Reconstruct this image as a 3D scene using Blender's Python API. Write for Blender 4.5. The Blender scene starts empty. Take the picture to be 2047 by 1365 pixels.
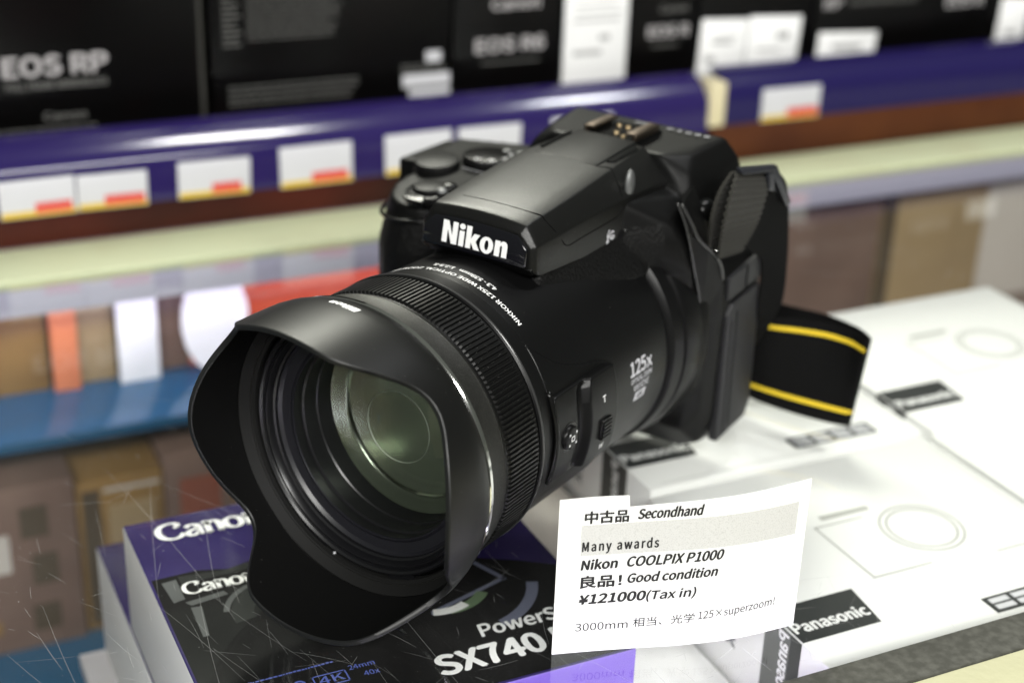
import bpy, bmesh, math, random
from mathutils import Vector, Matrix
random.seed(7)
SC = bpy.context.scene
COL = SC.collection
MM = 0.001

# ------------------------------------------------------------------ camera, world, lamps
cam_d = bpy.data.cameras.new('camera'); cam = bpy.data.objects.new('camera', cam_d); COL.objects.link(cam)
cam_d.sensor_width = 36.0; cam_d.lens = 3040.0/2047.0*36.0
cam_d.clip_start = 0.01; cam_d.clip_end = 60
_r = Vector((0.9993, 0.0152, 0.0333)); _d = Vector((0.0366, -0.4144, -0.9094)); _f = Vector((0.0, 0.91, -0.4147))
_f.normalize(); _r = (_r - _r.dot(_f)*_f).normalized(); _d = _f.cross(_r)
cam.matrix_world = Matrix(((_r.x, -_d.x, -_f.x, 0.0397), (_r.y, -_d.y, -_f.y, -0.4208), (_r.z, -_d.z, -_f.z, 0.2792), (0, 0, 0, 1)))
cam_d.dof.use_dof = True; cam_d.dof.focus_distance = 0.462; cam_d.dof.aperture_fstop = 7.0
SC.camera = cam

world = bpy.data.worlds.new('World'); SC.world = world; world.use_nodes = True
wn = world.node_tree.nodes; wl = world.node_tree.links
bg = wn['Background']
tc = wn.new('ShaderNodeTexCoord'); sep = wn.new('ShaderNodeSeparateXYZ'); ramp = wn.new('ShaderNodeValToRGB')
wl.new(tc.outputs['Generated'], sep.inputs[0]); mrz = wn.new('ShaderNodeMapRange'); mrz.inputs[1].default_value = -1.0; wl.new(sep.outputs['Z'], mrz.inputs[0]); wl.new(mrz.outputs[0], ramp.inputs[0]); wl.new(ramp.outputs[0], bg.inputs[0])
e = ramp.color_ramp.elements
e[0].position = 0.0; e[0].color = (0.05, 0.05, 0.05, 1)
e[1].position = 0.81; e[1].color = (0.62, 0.66, 0.58, 1)
for p_, c_ in ((0.26, (0.10, 0.10, 0.09, 1)), (0.36, (0.34, 0.36, 0.31, 1)), (0.54, (0.46, 0.49, 0.43, 1))):
    k_ = e.new(p_); k_.color = c_
bg.inputs[1].default_value = 0.20

def area(name, loc, aim, sx, sy, power, col):
    l = bpy.data.lights.new(name, 'AREA'); l.shape = 'RECTANGLE'; l.size = sx; l.size_y = sy; l.energy = power; l.color = col
    o = bpy.data.objects.new(name, l); COL.objects.link(o); o.location = loc
    o.rotation_euler = (Vector(aim) - Vector(loc)).to_track_quat('-Z', 'Y').to_euler()
    return o
area('ceiling_tube', (-0.52, 2.3, 2.2), (0.0, 0.1, 0.0), 1.3, 0.30, 84, (1.0, 1.0, 0.88))
area('ceiling_panel', (0.48, 0.31, 2.05), (0.48, 0.31, 0.0), 0.30, 0.1, 12, (1.0, 0.99, 0.95))
area('ceiling_panel', (1.10, 0.72, 2.05), (1.10, 0.72, 0.0), 0.22, 0.1, 8, (0.95, 0.97, 1.0))
area('ceiling_tube', (0.35, -1.7, 1.25), (0.05, 0.0, 0.0), 2.4, 0.28, 82, (1.0, 0.99, 0.95))
SC.view_settings.view_transform = 'Standard'; SC.view_settings.look = 'None'
SC.view_settings.gamma = 1.0; SC.view_settings.use_curve_mapping = False; SC.view_settings.exposure = 0.0
SC.cycles.max_bounces = 8; SC.cycles.transparent_max_bounces = 16
SC.cycles.use_denoising = True
SC.cycles.sample_clamp_indirect = 6.0

# ------------------------------------------------------------------ frames
# product frame: x to the viewer's right, a forward along the lens axis, z up, millimetres from the lens axis
BASE = 53.0
PM = Matrix(((0.8387, 0.5446, 0.0034), (-0.5446, 0.8386, 0.0053), (0.0, -0.0063, 1.0)))
PLOC = (Vector((0, 0, BASE)) - PM @ Vector((0, 0, BASE)))*MM
PMW = Matrix.Translation(PLOC) @ PM.to_4x4()
def Q(x, a, z): return Vector((x, -a, z + BASE))*MM
def QP(x, a, z):                       # product mm -> world metres
    return PMW @ Q(x, a, z)
# counter frame: u along the counter, v away from the viewer, z above the glass
CA = math.radians(26.3)
def CU(u, v, z): return Vector((u*math.cos(CA) - v*math.sin(CA), u*math.sin(CA) + v*math.cos(CA), z))*MM

# ------------------------------------------------------------------ materials
def nodes_of(m): return m.node_tree.nodes, m.node_tree.links
def mat(name, col, rough=0.5, metal=0.0, bump=None, spec=0.5, var=None, coat=0.0, rvar=None, sheen=0.0):
    m = bpy.data.materials.new(name); m.use_nodes = True
    n, l = nodes_of(m); b = n['Principled BSDF']
    b.inputs['Base Color'].default_value = (*col, 1); b.inputs['Roughness'].default_value = rough
    b.inputs['Metallic'].default_value = metal; b.inputs['Specular IOR Level'].default_value = spec
    b.inputs['Coat Weight'].default_value = coat; b.inputs['Coat Roughness'].default_value = 0.08
    b.inputs['Sheen Weight'].default_value = sheen
    if bump or var or rvar:
        t = n.new('ShaderNodeTexCoord')
    if bump:
        nz = n.new('ShaderNodeTexNoise'); nz.inputs['Scale'].default_value = bump[0]; nz.inputs['Detail'].default_value = 3
        bp = n.new('ShaderNodeBump'); bp.inputs['Strength'].default_value = bump[1]; bp.inputs['Distance'].default_value = bump[2] if len(bump) > 2 else 0.0002
        l.new(t.outputs['Object'], nz.inputs['Vector']); l.new(nz.outputs['Fac'], bp.inputs['Height']); l.new(bp.outputs['Normal'], b.inputs['Normal'])
    if var:                                  # (scale, other colour, low, high)
        nz2 = n.new('ShaderNodeTexNoise'); nz2.inputs['Scale'].default_value = var[0]; nz2.inputs['Detail'].default_value = 5
        rp = n.new('ShaderNodeValToRGB'); rp.color_ramp.elements[0].position = var[2]; rp.color_ramp.elements[1].position = var[3]
        rp.color_ramp.elements[0].color = (*col, 1); rp.color_ramp.elements[1].color = (*var[1], 1)
        l.new(t.outputs['Object'], nz2.inputs['Vector']); l.new(nz2.outputs['Fac'], rp.inputs[0]); l.new(rp.outputs[0], b.inputs['Base Color'])
    if rvar:
        nz3 = n.new('ShaderNodeTexNoise'); nz3.inputs['Scale'].default_value = rvar[0]; nz3.inputs['Detail'].default_value = 4
        mr = n.new('ShaderNodeMapRange'); mr.inputs[3].default_value = rvar[1]; mr.inputs[4].default_value = rvar[2]
        l.new(t.outputs['Object'], nz3.inputs['Vector']); l.new(nz3.outputs['Fac'], mr.inputs[0]); l.new(mr.outputs[0], b.inputs['Roughness'])
    return m
def glassy(name, tint, ior, gloss_col, factor=None, rough=0.0):
    m = bpy.data.materials.new(name); m.use_nodes = True
    n, l = nodes_of(m); n.remove(n['Principled BSDF']); out = n['Material Output']
    tr = n.new('ShaderNodeBsdfTransparent'); tr.inputs[0].default_value = (*tint, 1)
    gl = n.new('ShaderNodeBsdfGlossy'); gl.inputs[0].default_value = (*gloss_col, 1); gl.inputs['Roughness'].default_value = rough
    mx = n.new('ShaderNodeMixShader')
    if factor is None:
        fr = n.new('ShaderNodeFresnel'); fr.inputs[0].default_value = ior
        ge = n.new('ShaderNodeNewGeometry'); s1 = n.new('ShaderNodeMath'); s1.operation = 'SUBTRACT'; s1.inputs[0].default_value = 1.0
        s2 = n.new('ShaderNodeMath'); s2.operation = 'MULTIPLY'; s2.use_clamp = True
        l.new(ge.outputs['Backfacing'], s1.inputs[1]); l.new(fr.outputs[0], s2.inputs[0]); l.new(s1.outputs[0], s2.inputs[1]); l.new(s2.outputs[0], mx.inputs[0])
    else: mx.inputs[0].default_value = factor
    l.new(tr.outputs[0], mx.inputs[1]); l.new(gl.outputs[0], mx.inputs[2]); l.new(mx.outputs[0], out.inputs[0])
    return m

M = {}
M['shell'] = mat('black_shell', (0.0032, 0.0032, 0.0032), 0.40, spec=0.15, bump=(2600, 0.30, 0.00012), rvar=(900, 0.33, 0.5))
M['speckled'] = mat('speckled_shell', (0.0038, 0.0038, 0.0036), 0.36, spec=0.36, bump=(1500, 0.28, 0.00022), rvar=(1600, 0.26, 0.5), var=(1900, (0.05, 0.05, 0.045), 0.69, 0.77))
M['leather'] = mat('leatherette', (0.0034, 0.0034, 0.0034), 0.46, spec=0.16, bump=(900, 0.8, 0.0006))
M['satin'] = mat('satin_black', (0.0032, 0.0032, 0.0034), 0.34, spec=0.22, bump=(5200, 0.14, 0.0001))
M['hood'] = mat('hood_black', (0.004, 0.004, 0.0039), 0.36, spec=0.36, bump=(6000, 0.16, 0.0001), var=(1500, (0.10, 0.10, 0.09), 0.75, 0.80))
M['hood_in'] = mat('hood_flock', (0.0022, 0.0022, 0.0022), 0.85, spec=0.10)
M['gloss'] = mat('gloss_black', (0.004, 0.004, 0.006), 0.06, coat=0.4)
M['semi'] = mat('semi_gloss_black', (0.004, 0.004, 0.004), 0.24, spec=0.3)
M['rubber'] = mat('ribbed_rubber', (0.0035, 0.0035, 0.0035), 0.34, spec=0.32, var=(1400, (0.09, 0.09, 0.085), 0.74, 0.79))
M['anod'] = mat('anodised_band', (0.022, 0.022, 0.020), 0.40, metal=0.6, bump=(5200, 0.5, 0.00016), var=(5200, (0.13, 0.13, 0.12), 0.55, 0.70))
M['chrome'] = mat('chrome', (0.85, 0.85, 0.83), 0.09, metal=1.0)
M['steel'] = mat('shoe_steel', (0.17, 0.135, 0.105), 0.38, metal=1.0)
M['brass'] = mat('brass', (0.5, 0.38, 0.22), 0.3, metal=1.0)
M['tube'] = mat('inner_tube', (0.006, 0.006, 0.007), 0.30)
M['tube2'] = mat('inner_ring_satin', (0.010, 0.010, 0.013), 0.34)
M['white_ink'] = mat('white_ink', (0.85, 0.85, 0.85), 0.5)
M['grey_ink'] = mat('grey_ink', (0.55, 0.55, 0.58), 0.5)
M['door'] = mat('rubber_door', (0.010, 0.010, 0.0115), 0.55, bump=(3000, 0.2, 0.0001))
M['line'] = mat('seam_line', (0.002, 0.002, 0.002), 0.6, spec=0.1)
M['edge'] = mat('polished_edge', (0.03, 0.03, 0.03), 0.22)
M['webbing'] = mat('webbing', (0.030, 0.029, 0.025), 0.85, spec=0.1, bump=(3200, 0.5, 0.0003), sheen=0.05)
M['strap'] = mat('strap_fabric', (0.0035, 0.0035, 0.0035), 0.8, spec=0.08, bump=(2500, 0.5, 0.0003))
M['yellow'] = mat('yellow_thread', (0.80, 0.58, 0.02), 0.6, bump=(2600, 0.6, 0.0003))
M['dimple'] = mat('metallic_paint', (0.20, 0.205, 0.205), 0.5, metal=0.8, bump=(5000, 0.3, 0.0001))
M['paper'] = mat('paper', (0.86, 0.86, 0.86), 0.7, bump=(700, 0.04, 0.0002))
M['ink'] = mat('black_ink', (0.012, 0.012, 0.012), 0.6)
M['frontglass'] = glassy('coated_lens', (0.86, 0.90, 0.84), 1.5, (0.80, 0.90, 0.76), factor=0.13)
M['innerlens'] = mat('inner_element', (0.40, 0.42, 0.375), 0.22, metal=1.0)
M['rearlens'] = mat('rear_element', (0.52, 0.54, 0.485), 0.2, metal=1.0)
M['counterglass'] = glassy('counter_glass', (0.985, 0.99, 0.985), 1.5, (0.95, 1.0, 0.97))
_n, _l = nodes_of(M['counterglass']); _df = _n.new('ShaderNodeBsdfDiffuse'); _df.inputs[0].default_value = (0.75, 0.75, 0.72, 1)
_mx = _n.new('ShaderNodeMixShader'); _tc = _n.new('ShaderNodeTexCoord'); _nz = _n.new('ShaderNodeTexNoise'); _nz.inputs['Scale'].default_value = 14; _nz.inputs['Detail'].default_value = 8; _nz.inputs['Roughness'].default_value = 0.7
_mr = _n.new('ShaderNodeMapRange'); _mr.inputs[1].default_value = 0.35; _mr.inputs[2].default_value = 0.8; _mr.inputs[3].default_value = 0.001; _mr.inputs[4].default_value = 0.014
_old = [k for k in _l if k.to_node == _n['Material Output']][0].from_socket
_l.new(_tc.outputs['Object'], _nz.inputs['Vector']); _l.new(_nz.outputs['Fac'], _mr.inputs[0]); _l.new(_mr.outputs[0], _mx.inputs[0])
_l.new(_old, _mx.inputs[1]); _l.new(_df.outputs[0], _mx.inputs[2]); _l.new(_mx.outputs[0], _n['Material Output'].inputs[0])
M['scratch'] = mat('scratch', (0.75, 0.75, 0.75), 0.6)
M['scratch'].node_tree.nodes['Principled BSDF'].inputs['Alpha'].default_value = 0.4

# ------------------------------------------------------------------ mesh helpers
def link(name, verts, faces, m, parent=None, smooth=False, mats=None, fmats=None):
    me = bpy.data.meshes.new(name); me.from_pydata([tuple(v) for v in verts], [], faces); me.update()
    o = bpy.data.objects.new(name, me); COL.objects.link(o)
    for mm in (mats or [m]): me.materials.append(mm)
    if fmats:
        for p, i in zip(me.polygons, fmats): p.material_index = i
    if smooth:
        for p in me.polygons: p.use_smooth = True
    if parent: o.parent = parent
    return o
def from_bm(name, bm, m, parent=None, smooth=False, mats=None):
    me = bpy.data.meshes.new(name); bm.normal_update(); bm.to_mesh(me); bm.free()
    o = bpy.data.objects.new(name, me); COL.objects.link(o)
    for mm in (mats or [m]): me.materials.append(mm)
    if smooth:
        for p in me.polygons: p.use_smooth = True
    if parent: o.parent = parent
    return o
def tag(o, label, cat, group=None, kind=None):
    o['label'] = label; o['category'] = cat
    if group: o['group'] = group
    if kind: o['kind'] = kind
    return o
def empty(name, label=None, cat=None, loc=(0, 0, 0), rz=0.0, group=None):
    o = bpy.data.objects.new(name, None); COL.objects.link(o); o.location = loc; o.rotation_euler = (0, 0, rz); o.empty_display_size = 0.01
    if label: tag(o, label, cat, group)
    return o
def apply_mods(o):
    dg = bpy.context.evaluated_depsgraph_get(); dg.update()
    me = bpy.data.meshes.new_from_object(o.evaluated_get(dg))
    old = o.data; o.modifiers.clear(); o.data = me; me.name = o.name
    return o
def bevel(o, w, seg=3, ang=30, smooth=True):
    b = o.modifiers.new('bevel', 'BEVEL'); b.width = w; b.segments = seg; b.limit_method = 'ANGLE'; b.angle_limit = math.radians(ang)
    apply_mods(o)
    if smooth:
        for p in o.data.polygons: p.use_smooth = True
        try: o.data.set_sharp_from_angle(angle=math.radians(40))
        except Exception: pass
    return o
def autosmooth(o, ang=35):
    for p in o.data.polygons: p.use_smooth = True
    o.data.set_sharp_from_angle(angle=math.radians(ang)); return o
def hull(bm, pts):
    vs = [bm.verts.new(p) for p in pts]
    r = bmesh.ops.convex_hull(bm, input=vs)
    junk = [g for g in r['geom_interior'] if isinstance(g, bmesh.types.BMVert)]
    if junk: bmesh.ops.delete(bm, geom=junk, context='VERTS')
def box_bm(x0, x1, y0, y1, z0, z1, bm=None):
    bm = bm or bmesh.new()
    v = [bm.verts.new((x*MM, y*MM, z*MM)) for z in (z0, z1) for (x, y) in ((x0, y0), (x1, y0), (x1, y1), (x0, y1))]
    for f in ((3, 2, 1, 0), (4, 5, 6, 7), (0, 1, 5, 4), (1, 2, 6, 5), (2, 3, 7, 6), (3, 0, 4, 7)): bm.faces.new([v[i] for i in f])
    return bm
def box(name, x0, x1, y0, y1, z0, z1, m, parent=None, bev=0.6, mats=None):
    o = from_bm(name, box_bm(x0, x1, y0, y1, z0, z1), m, parent, mats=mats)
    if bev: bevel(o, bev*MM, 2)
    return o
def lathe(name, prof, m, parent, n=160, mats=None, pm=None, P=Q, cx=0, cz=0, th0=0.0, th1=360.0):
    full = abs(th1 - th0 - 360) < 1e-6
    nn = n if full else n + 1
    V, F, FM = [], [], []
    for (a, r) in prof:
        for i in range(nn):
            t = math.radians(th0 + (th1 - th0)*i/n)
            V.append(P(cx + r*math.sin(t), a, cz + r*math.cos(t)))
    for j in range(len(prof) - 1):
        for i in range(n):
            k = (i + 1) % nn if full else i + 1
            F.append((j*nn + i, j*nn + k, (j + 1)*nn + k, (j + 1)*nn + i)); FM.append(pm[j] if pm else 0)
    o = link(name, V, F, m, parent, mats=mats, fmats=FM)
    bm = bmesh.new(); bm.from_mesh(o.data); bmesh.ops.recalc_face_normals(bm, faces=bm.faces); bm.to_mesh(o.data); bm.free()
    return autosmooth(o, 28)
def tube_path(bm, pts, r, seg=8, closed=False):
    pts = [Vector(p) for p in pts]; n = len(pts); rings = []
    up = None
    for i, p in enumerate(pts):
        t = (pts[min(i + 1, n - 1)] - pts[max(i - 1, 0)]).normalized()
        if up is None: up = Vector((0, 0, 1)) if abs(t.z) < 0.9 else Vector((1, 0, 0))
        s = t.cross(up).normalized(); up = s.cross(t).normalized()
        rings.append([bm.verts.new(p + (s*math.cos(2*math.pi*k/seg) + up*math.sin(2*math.pi*k/seg))*r) for k in range(seg)])
    for i in range(n - 1):
        for k in range(seg):
            bm.faces.new((rings[i][k], rings[i][(k + 1) % seg], rings[i + 1][(k + 1) % seg], rings[i + 1][k]))
    bm.faces.new(rings[0][::-1]); bm.faces.new(rings[-1])
def smooth_pts(pts, n=6):
    pts = [Vector(p) for p in pts]; out = []
    for i in range(len(pts) - 1):
        p0 = pts[max(i - 1, 0)]; p1 = pts[i]; p2 = pts[i + 1]; p3 = pts[min(i + 2, len(pts) - 1)]
        for k in range(n):
            t = k/n
            out.append(0.5*((2*p1) + (p2 - p0)*t + (2*p0 - 5*p1 + 4*p2 - p3)*t*t + (3*p1 - p0 - 3*p2 + p3)*t**3))
    out.append(pts[-1]); return out
def interp(tab, x):
    if x <= tab[0][0]: return tab[0][1]
    for (x0, y0), (x1, y1) in zip(tab, tab[1:]):
        if x <= x1:
            t = (x - x0)/(x1 - x0); return y0 + (y1 - y0)*t
    return tab[-1][1]
def ss(t): t = max(0.0, min(1.0, t)); return t*t*(3 - 2*t)

# lettering: a text curve turned into a flat mesh, fitted into a rectangle, then mapped on a surface
_tc = {}
FONT = None
try:
    import os
    FONT = bpy.data.fonts.load(os.path.join(bpy.utils.resource_path('LOCAL'), 'datafiles', 'fonts', 'Noto Sans CJK Regular.woff2'))
except Exception:
    FONT = None
def text_geo(s, bold=0.0, shear=0.0, space=1.0):
    key = (s, bold, shear, space)
    if key in _tc: return _tc[key]
    c = bpy.data.curves.new('t', 'FONT'); c.body = s; c.size = 1.0; c.offset = bold; c.shear = shear; c.space_character = space
    c.resolution_u = 4
    if FONT: c.font = FONT
    c.fill_mode = 'FRONT'
    o = bpy.data.objects.new('t', c); COL.objects.link(o)
    dg = bpy.context.evaluated_depsgraph_get(); dg.update()
    me = bpy.data.meshes.new_from_object(o.evaluated_get(dg))
    V = [(v.co.x, v.co.y) for v in me.vertices]; F = [tuple(p.vertices) for p in me.polygons]
    bpy.data.objects.remove(o); bpy.data.meshes.remove(me); bpy.data.curves.remove(c)
    _tc[key] = (V, F); return V, F
STRIKE = ((0, 0), (1, 0), (-1, 0), (0, .8), (0, -.8), (.7, .6), (-.7, -.6))
_cap = []
def cap_height():
    if not _cap: _cap.append(max(v[1] for v in text_geo('H')[0]))
    return _cap[0]
def fit_text(s, w, h=None, bold=0.0, shear=0.0, space=1.0, capref=None):
    """2-D verts with the left edge at 0, baseline at 0, width w and (capital) height h"""
    cp = cap_height(); V, F = text_geo(s, 0.0, shear, space)
    if not V: return [], []
    x0 = min(v[0] for v in V); x1 = max(v[0] for v in V)
    cap = capref or cp
    sx = w/(x1 - x0); sy = (h/cap) if h else sx
    out = [((v[0] - x0)*sx, v[1]*sy, 0) for v in V]; FF = list(F)
    if bold > .006:
        b = bold*0.9*sy*cp/0.727
        for k_, (dx, dy) in enumerate(STRIKE[1:], 1):
            n0 = len(out); out += [(x + dx*b, y + dy*b, k_) for x, y, _ in out[:len(V)]]; FF += [tuple(i + n0 for i in q) for q in F]
    return out, FF
def lettering(items, fn, m, parent, name='lettering', sub=0):
    """items: list of (V2, F, ox, oy); fn maps (x, y) to a point"""
    V, F = [], []
    for (v2, f, ox, oy) in items:
        b = len(V); V += [(p[0] + ox, p[1] + oy, p[2] if len(p) > 2 else 0) for p in v2]; F += [tuple(i + b for i in q) for q in f]
    fn0 = fn
    def fn(X, Y, L=0):
        p = Vector(fn0(X, Y))
        if L:
            nr = (Vector(fn0(X + .05, Y)) - p).cross(Vector(fn0(X, Y + .05)) - p); nr.normalize(); p = p + nr*(L*.007*MM)
        return p
    if sub:
        bm = bmesh.new(); vs = [bm.verts.new(q) for q in V]
        for q in F:
            try: bm.faces.new([vs[i] for i in q])
            except ValueError: pass
        bmesh.ops.triangulate(bm, faces=bm.faces)
        for _ in range(3):
            es = [e_ for e_ in bm.edges if e_.calc_length() > sub]
            if es: bmesh.ops.subdivide_edges(bm, edges=es, cuts=1); bmesh.ops.triangulate(bm, faces=bm.faces)
        for v in bm.verts: v.co = fn(v.co.x, v.co.y, round(v.co.z))
        return from_bm(name, bm, m, parent)
    return link(name, [fn(*q) for q in V], F, m, parent)
def poly2(pts): return list(pts), [tuple(range(len(pts)))]
def rect2(x0, y0, x1, y1): return [(x0, y0), (x1, y0), (x1, y1), (x0, y1)], [(0, 1, 2, 3)]

# a serif wordmark drawn with a broad nib (thick uprights, thin horizontals)
def nib_word(glyphs, a=0.16, b=0.055):
    V, F = [], []
    for path in glyphs:
        pts = [Vector((p[0], p[1], 0)) for p in path]; pts = smooth_pts(pts, 6) if len(pts) > 2 else pts
        base = len(V)
        for i, p in enumerate(pts):
            t = (pts[min(i + 1, len(pts) - 1)] - pts[max(i - 1, 0)]); t.normalize()
            w = math.sqrt((a*t.y)**2 + (b*t.x)**2)/2 + 0.012
            nrm = Vector((-t.y, t.x, 0))
            q = p + nrm*w; r = p - nrm*w
            V += [(q.x, q.y), (r.x, r.y)]
        for i in range(len(pts) - 1): F.append((base + 2*i, base + 2*i + 1, base + 2*i + 3, base + 2*i + 2))
    return V, F
def serif_logo(w):
    G = []
    C = [(0.86, 0.80), (0.72, 0.97), (0.46, 1.0), (0.18, 0.83), (0.08, 0.50), (0.18, 0.17), (0.46, 0.0), (0.74, 0.06), (0.90, 0.24)]
    G += [C, [(0.86, 0.80), (0.66, 0.70)]]
    def A(x): return [[(x + .08, .55), (x + .25, .68), (x + .46, .60), (x + .50, .40), (x + .50, .10), (x + .60, .02)], [(x + .50, .40), (x + .22, .32), (x + .06, .16), (x + .22, .0), (x + .48, .14)]]
    def N(x): return [[(x + .02, .62), (x + .12, .68), (x + .12, .0)], [(x + .12, .46), (x + .30, .68), (x + .50, .60), (x + .54, .40), (x + .54, .0)], [(x, .02), (x + .24, .02)], [(x + .42, .02), (x + .66, .02)]]
    def O(x): return [[(x + .32, .68), (x + .10, .56), (x + .05, .34), (x + .10, .12), (x + .32, .0), (x + .54, .12), (x + .59, .34), (x + .54, .56), (x + .32, .68)]]
    G += A(0.95) + N(1.62) + O(2.32) + N(3.04)
    V, F = nib_word(G, 0.19, 0.06)
    s = w/3.70
    return [(x*s, y*s) for x, y in V], F

def heavy_logo(w, h, slant=0.0):
    o_o = ell2(2.37, .345, .35, .375, 36); o_i = ell2(2.37, .345, .105, .225, 36)
    P_ = [[(0, 0), (0, 1), (.29, 1), (.53, .38), (.53, 1), (.80, 1), (.80, 0), (.51, 0), (.27, .62), (.27, 0)],
          [(.90, 0), (.90, .69), (1.17, .69), (1.17, 0)], ell2(1.035, .885, .155, .13, 24),
          [(1.27, 0), (1.27, 1), (1.54, 1), (1.54, .46), (1.69, .70), (1.99, .70), (1.79, .37), (2.03, 0), (1.73, 0), (1.54, .30), (1.54, 0)],
          [(2.80, 0), (2.80, .69), (3.06, .69), (3.07, .60), (3.12, .665), (3.22, .715), (3.33, .70), (3.42, .62), (3.45, .50), (3.45, 0), (3.18, 0), (3.18, .44), (3.155, .495), (3.10, .49), (3.07, .43), (3.07, 0)]]
    V, F = [], []
    for p in P_: F.append(tuple(range(len(V), len(V) + len(p)))); V += p
    b = len(V); V += o_o + o_i; F += [(b + i, b + (i + 1) % 36, b + 36 + (i + 1) % 36, b + 36 + i) for i in range(36)]
    return [((x + slant*y)*w/3.45, y*h) for x, y in V], F
def ell2(cx, cy, rx, ry, n): return [(cx + rx*math.cos(2*math.pi*i/n), cy + ry*math.sin(2*math.pi*i/n)) for i in range(n)]

# ------------------------------------------------------------------ the display counter (glass top, frames, cabinet)
counter = empty('display_counter', 'glass topped display counter with cream wooden edges under the black camera', 'counter', loc=(0, 0, 0), rz=CA)
UL, UR = -560, 900
glass = from_bm('glass_top', box_bm(UL, UR, -97.5, 299.8, -5, 0), M['counterglass'], counter)
# fine scratches and dust lying in the glass surface
bm = bmesh.new(); rs = random.Random(11)
def ribbon(bm, pts, w):
    prev = None
    for i, p in enumerate(pts):
        t = (pts[min(i + 1, len(pts) - 1)] - pts[max(i - 1, 0)]); t = t.normalized() if t.length > 0 else Vector((1, 0, 0))
        n = Vector((-t.y, t.x, 0))*w/2*(0.35 + 0.65*math.sin(math.pi*(i + .5)/len(pts)))
        cur = (bm.verts.new((p + n)*MM), bm.verts.new((p - n)*MM))
        if prev: bm.faces.new((prev[0], prev[1], cur[1], cur[0]))
        prev = cur
def scratch(u, v, ang, L, w, curv):
    pts = []; p = Vector((u, v, 0.06)); a = ang
    for i in range(9):
        pts.append(p.copy()); p = p + Vector((math.cos(a), math.sin(a), 0))*L/8; a += curv/8 + rs.uniform(-.012, .012)
    ribbon(bm, pts, w)
for i in range(230):
    u = rs.uniform(-130, 60); v = rs.uniform(-97, 200) if rs.random() < .35 else rs.uniform(-97, 60)
    scratch(u, v, rs.choice([rs.uniform(1.2, 2.4), rs.uniform(0, 6.3), rs.uniform(1.5, 2.0)]), abs(rs.gauss(0, 1))*11 + 1.2, rs.uniform(.03, .085), rs.uniform(-.22, .22))
for i in range(16):
    scratch(rs.uniform(-120, 10), rs.uniform(-90, 40), rs.uniform(1.3, 2.3), rs.uniform(45, 110), rs.uniform(.05, .09), rs.uniform(-.15, .15))
for i in range(80):
    scratch(rs.uniform(60, 220), rs.uniform(-97, -55), rs.uniform(0, 6.3), abs(rs.gauss(0, 1))*9 + 1, rs.uniform(.04, .1), rs.uniform(-.3, .3))
for i in range(60):
    scratch(rs.uniform(200, 480), rs.uniform(120, 280), rs.uniform(0, 6.3), abs(rs.gauss(0, 1))*14 + 2, rs.uniform(.06, .2), rs.uniform(-.8, .8))
for i in range(1100):
    u = rs.uniform(-140, 230); v = rs.uniform(-97, 120); s = rs.uniform(.04, .15)
    if rs.random() < .1: s *= 2
    a = rs.uniform(0, 6.3)
    bm.faces.new([bm.verts.new((( u + s*math.cos(a + k*2.1)*rs.uniform(.5, 1.6))*MM, (v + s*math.sin(a + k*2.1))*MM, 0.05*MM)) for k in range(3)])
sc_o = from_bm('scratch', bm, M['scratch'], glass); sc_o['kind'] = 'stuff'
M['strip'] = mat('grey_strip', (0.055, 0.055, 0.047), 0.7, spec=0.2, bump=(260, 0.5, 0.0006), var=(330, (0.105, 0.105, 0.092), 0.40, 0.80))
M['cream'] = mat('cream_paint', (0.46, 0.45, 0.29), 0.55, bump=(160, 0.5, 0.0008), var=(48, (0.30, 0.22, 0.09), 0.56, 0.70))
M['cream2'] = mat('cream_frame', (0.57, 0.61, 0.40), 0.45, bump=(60, 0.15, 0.0005), var=(14, (0.53, 0.54, 0.35), 0.5, 0.7))
M['rail_in'] = mat('lilac_rail', (0.42, 0.41, 0.52), 0.35)
M['cab'] = mat('cabinet_wall', (0.20, 0.15, 0.11), 0.6, var=(6, (0.14, 0.11, 0.09), 0.45, 0.6))
box('front_strip', UL, UR, -112.5, -97.6, -12, 0.7, M['strip'], counter, 0.4)
box('wooden_edge', UL, UR, -190, -112.7, -60, 0.2, M['cream'], counter, 0.8)
box('back_frame', UL, UR, 300, 341, -4, 0.8, M['cream2'], counter, 0.6)
box('frame_rail', UL, UR, 302, 309, -19, -4.2, M['rail_in'], counter, 0.4)
box('cabinet_back', UL, UR, 372, 376, -420, -4.2, M['cab'], counter, 0)
box('cabinet_floor', UL, UR, -112, 371, -426, -420.2, M['cab'], counter, 0)
box('cabinet_front', UL, UR, -112, -108, -420, -60.2, M['cab'], counter, 0)
M['blue'] = mat('blue_laminate', (0.014, 0.080, 0.165), 0.13, spec=0.6)
box('shelf_board', UL, 140, 292, 371, -86, -80, M['blue'], counter, 0.8)
box('shelf_board', UL, 140, 150, 371, -211, -205, M['blue'], counter, 0.8)
M['shelfwhite'] = mat('white_board', (0.55, 0.54, 0.55), 0.4)
M['shelfmauve'] = mat('mauve_shelf', (0.20, 0.14, 0.115), 0.5)
box('shelf_board', 71, UR, -106, 160, -67, -62.6, M['shelfwhite'], counter, 0.6)
box('shelf_board', -78, 70.4, -60, 149, -114, -108.1, M['shelfwhite'], counter, 0.6)
box('shelf_board', 190, UR, 215, 371, -125, -120.1, M['shelfmauve'], counter, 0.6)
M['led'] = bpy.data.materials.new('led_strip'); M['led'].use_nodes = True
_n, _l = nodes_of(M['led']); _b = _n['Principled BSDF']; _b.inputs['Emission Color'].default_value = (0.80, 0.74, 1.0, 1); _b.inputs['Emission Strength'].default_value = 13.0
box('light_strip', -260, 420, -107.5, -101, -19, -13, M['led'], counter, 0.5)
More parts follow.
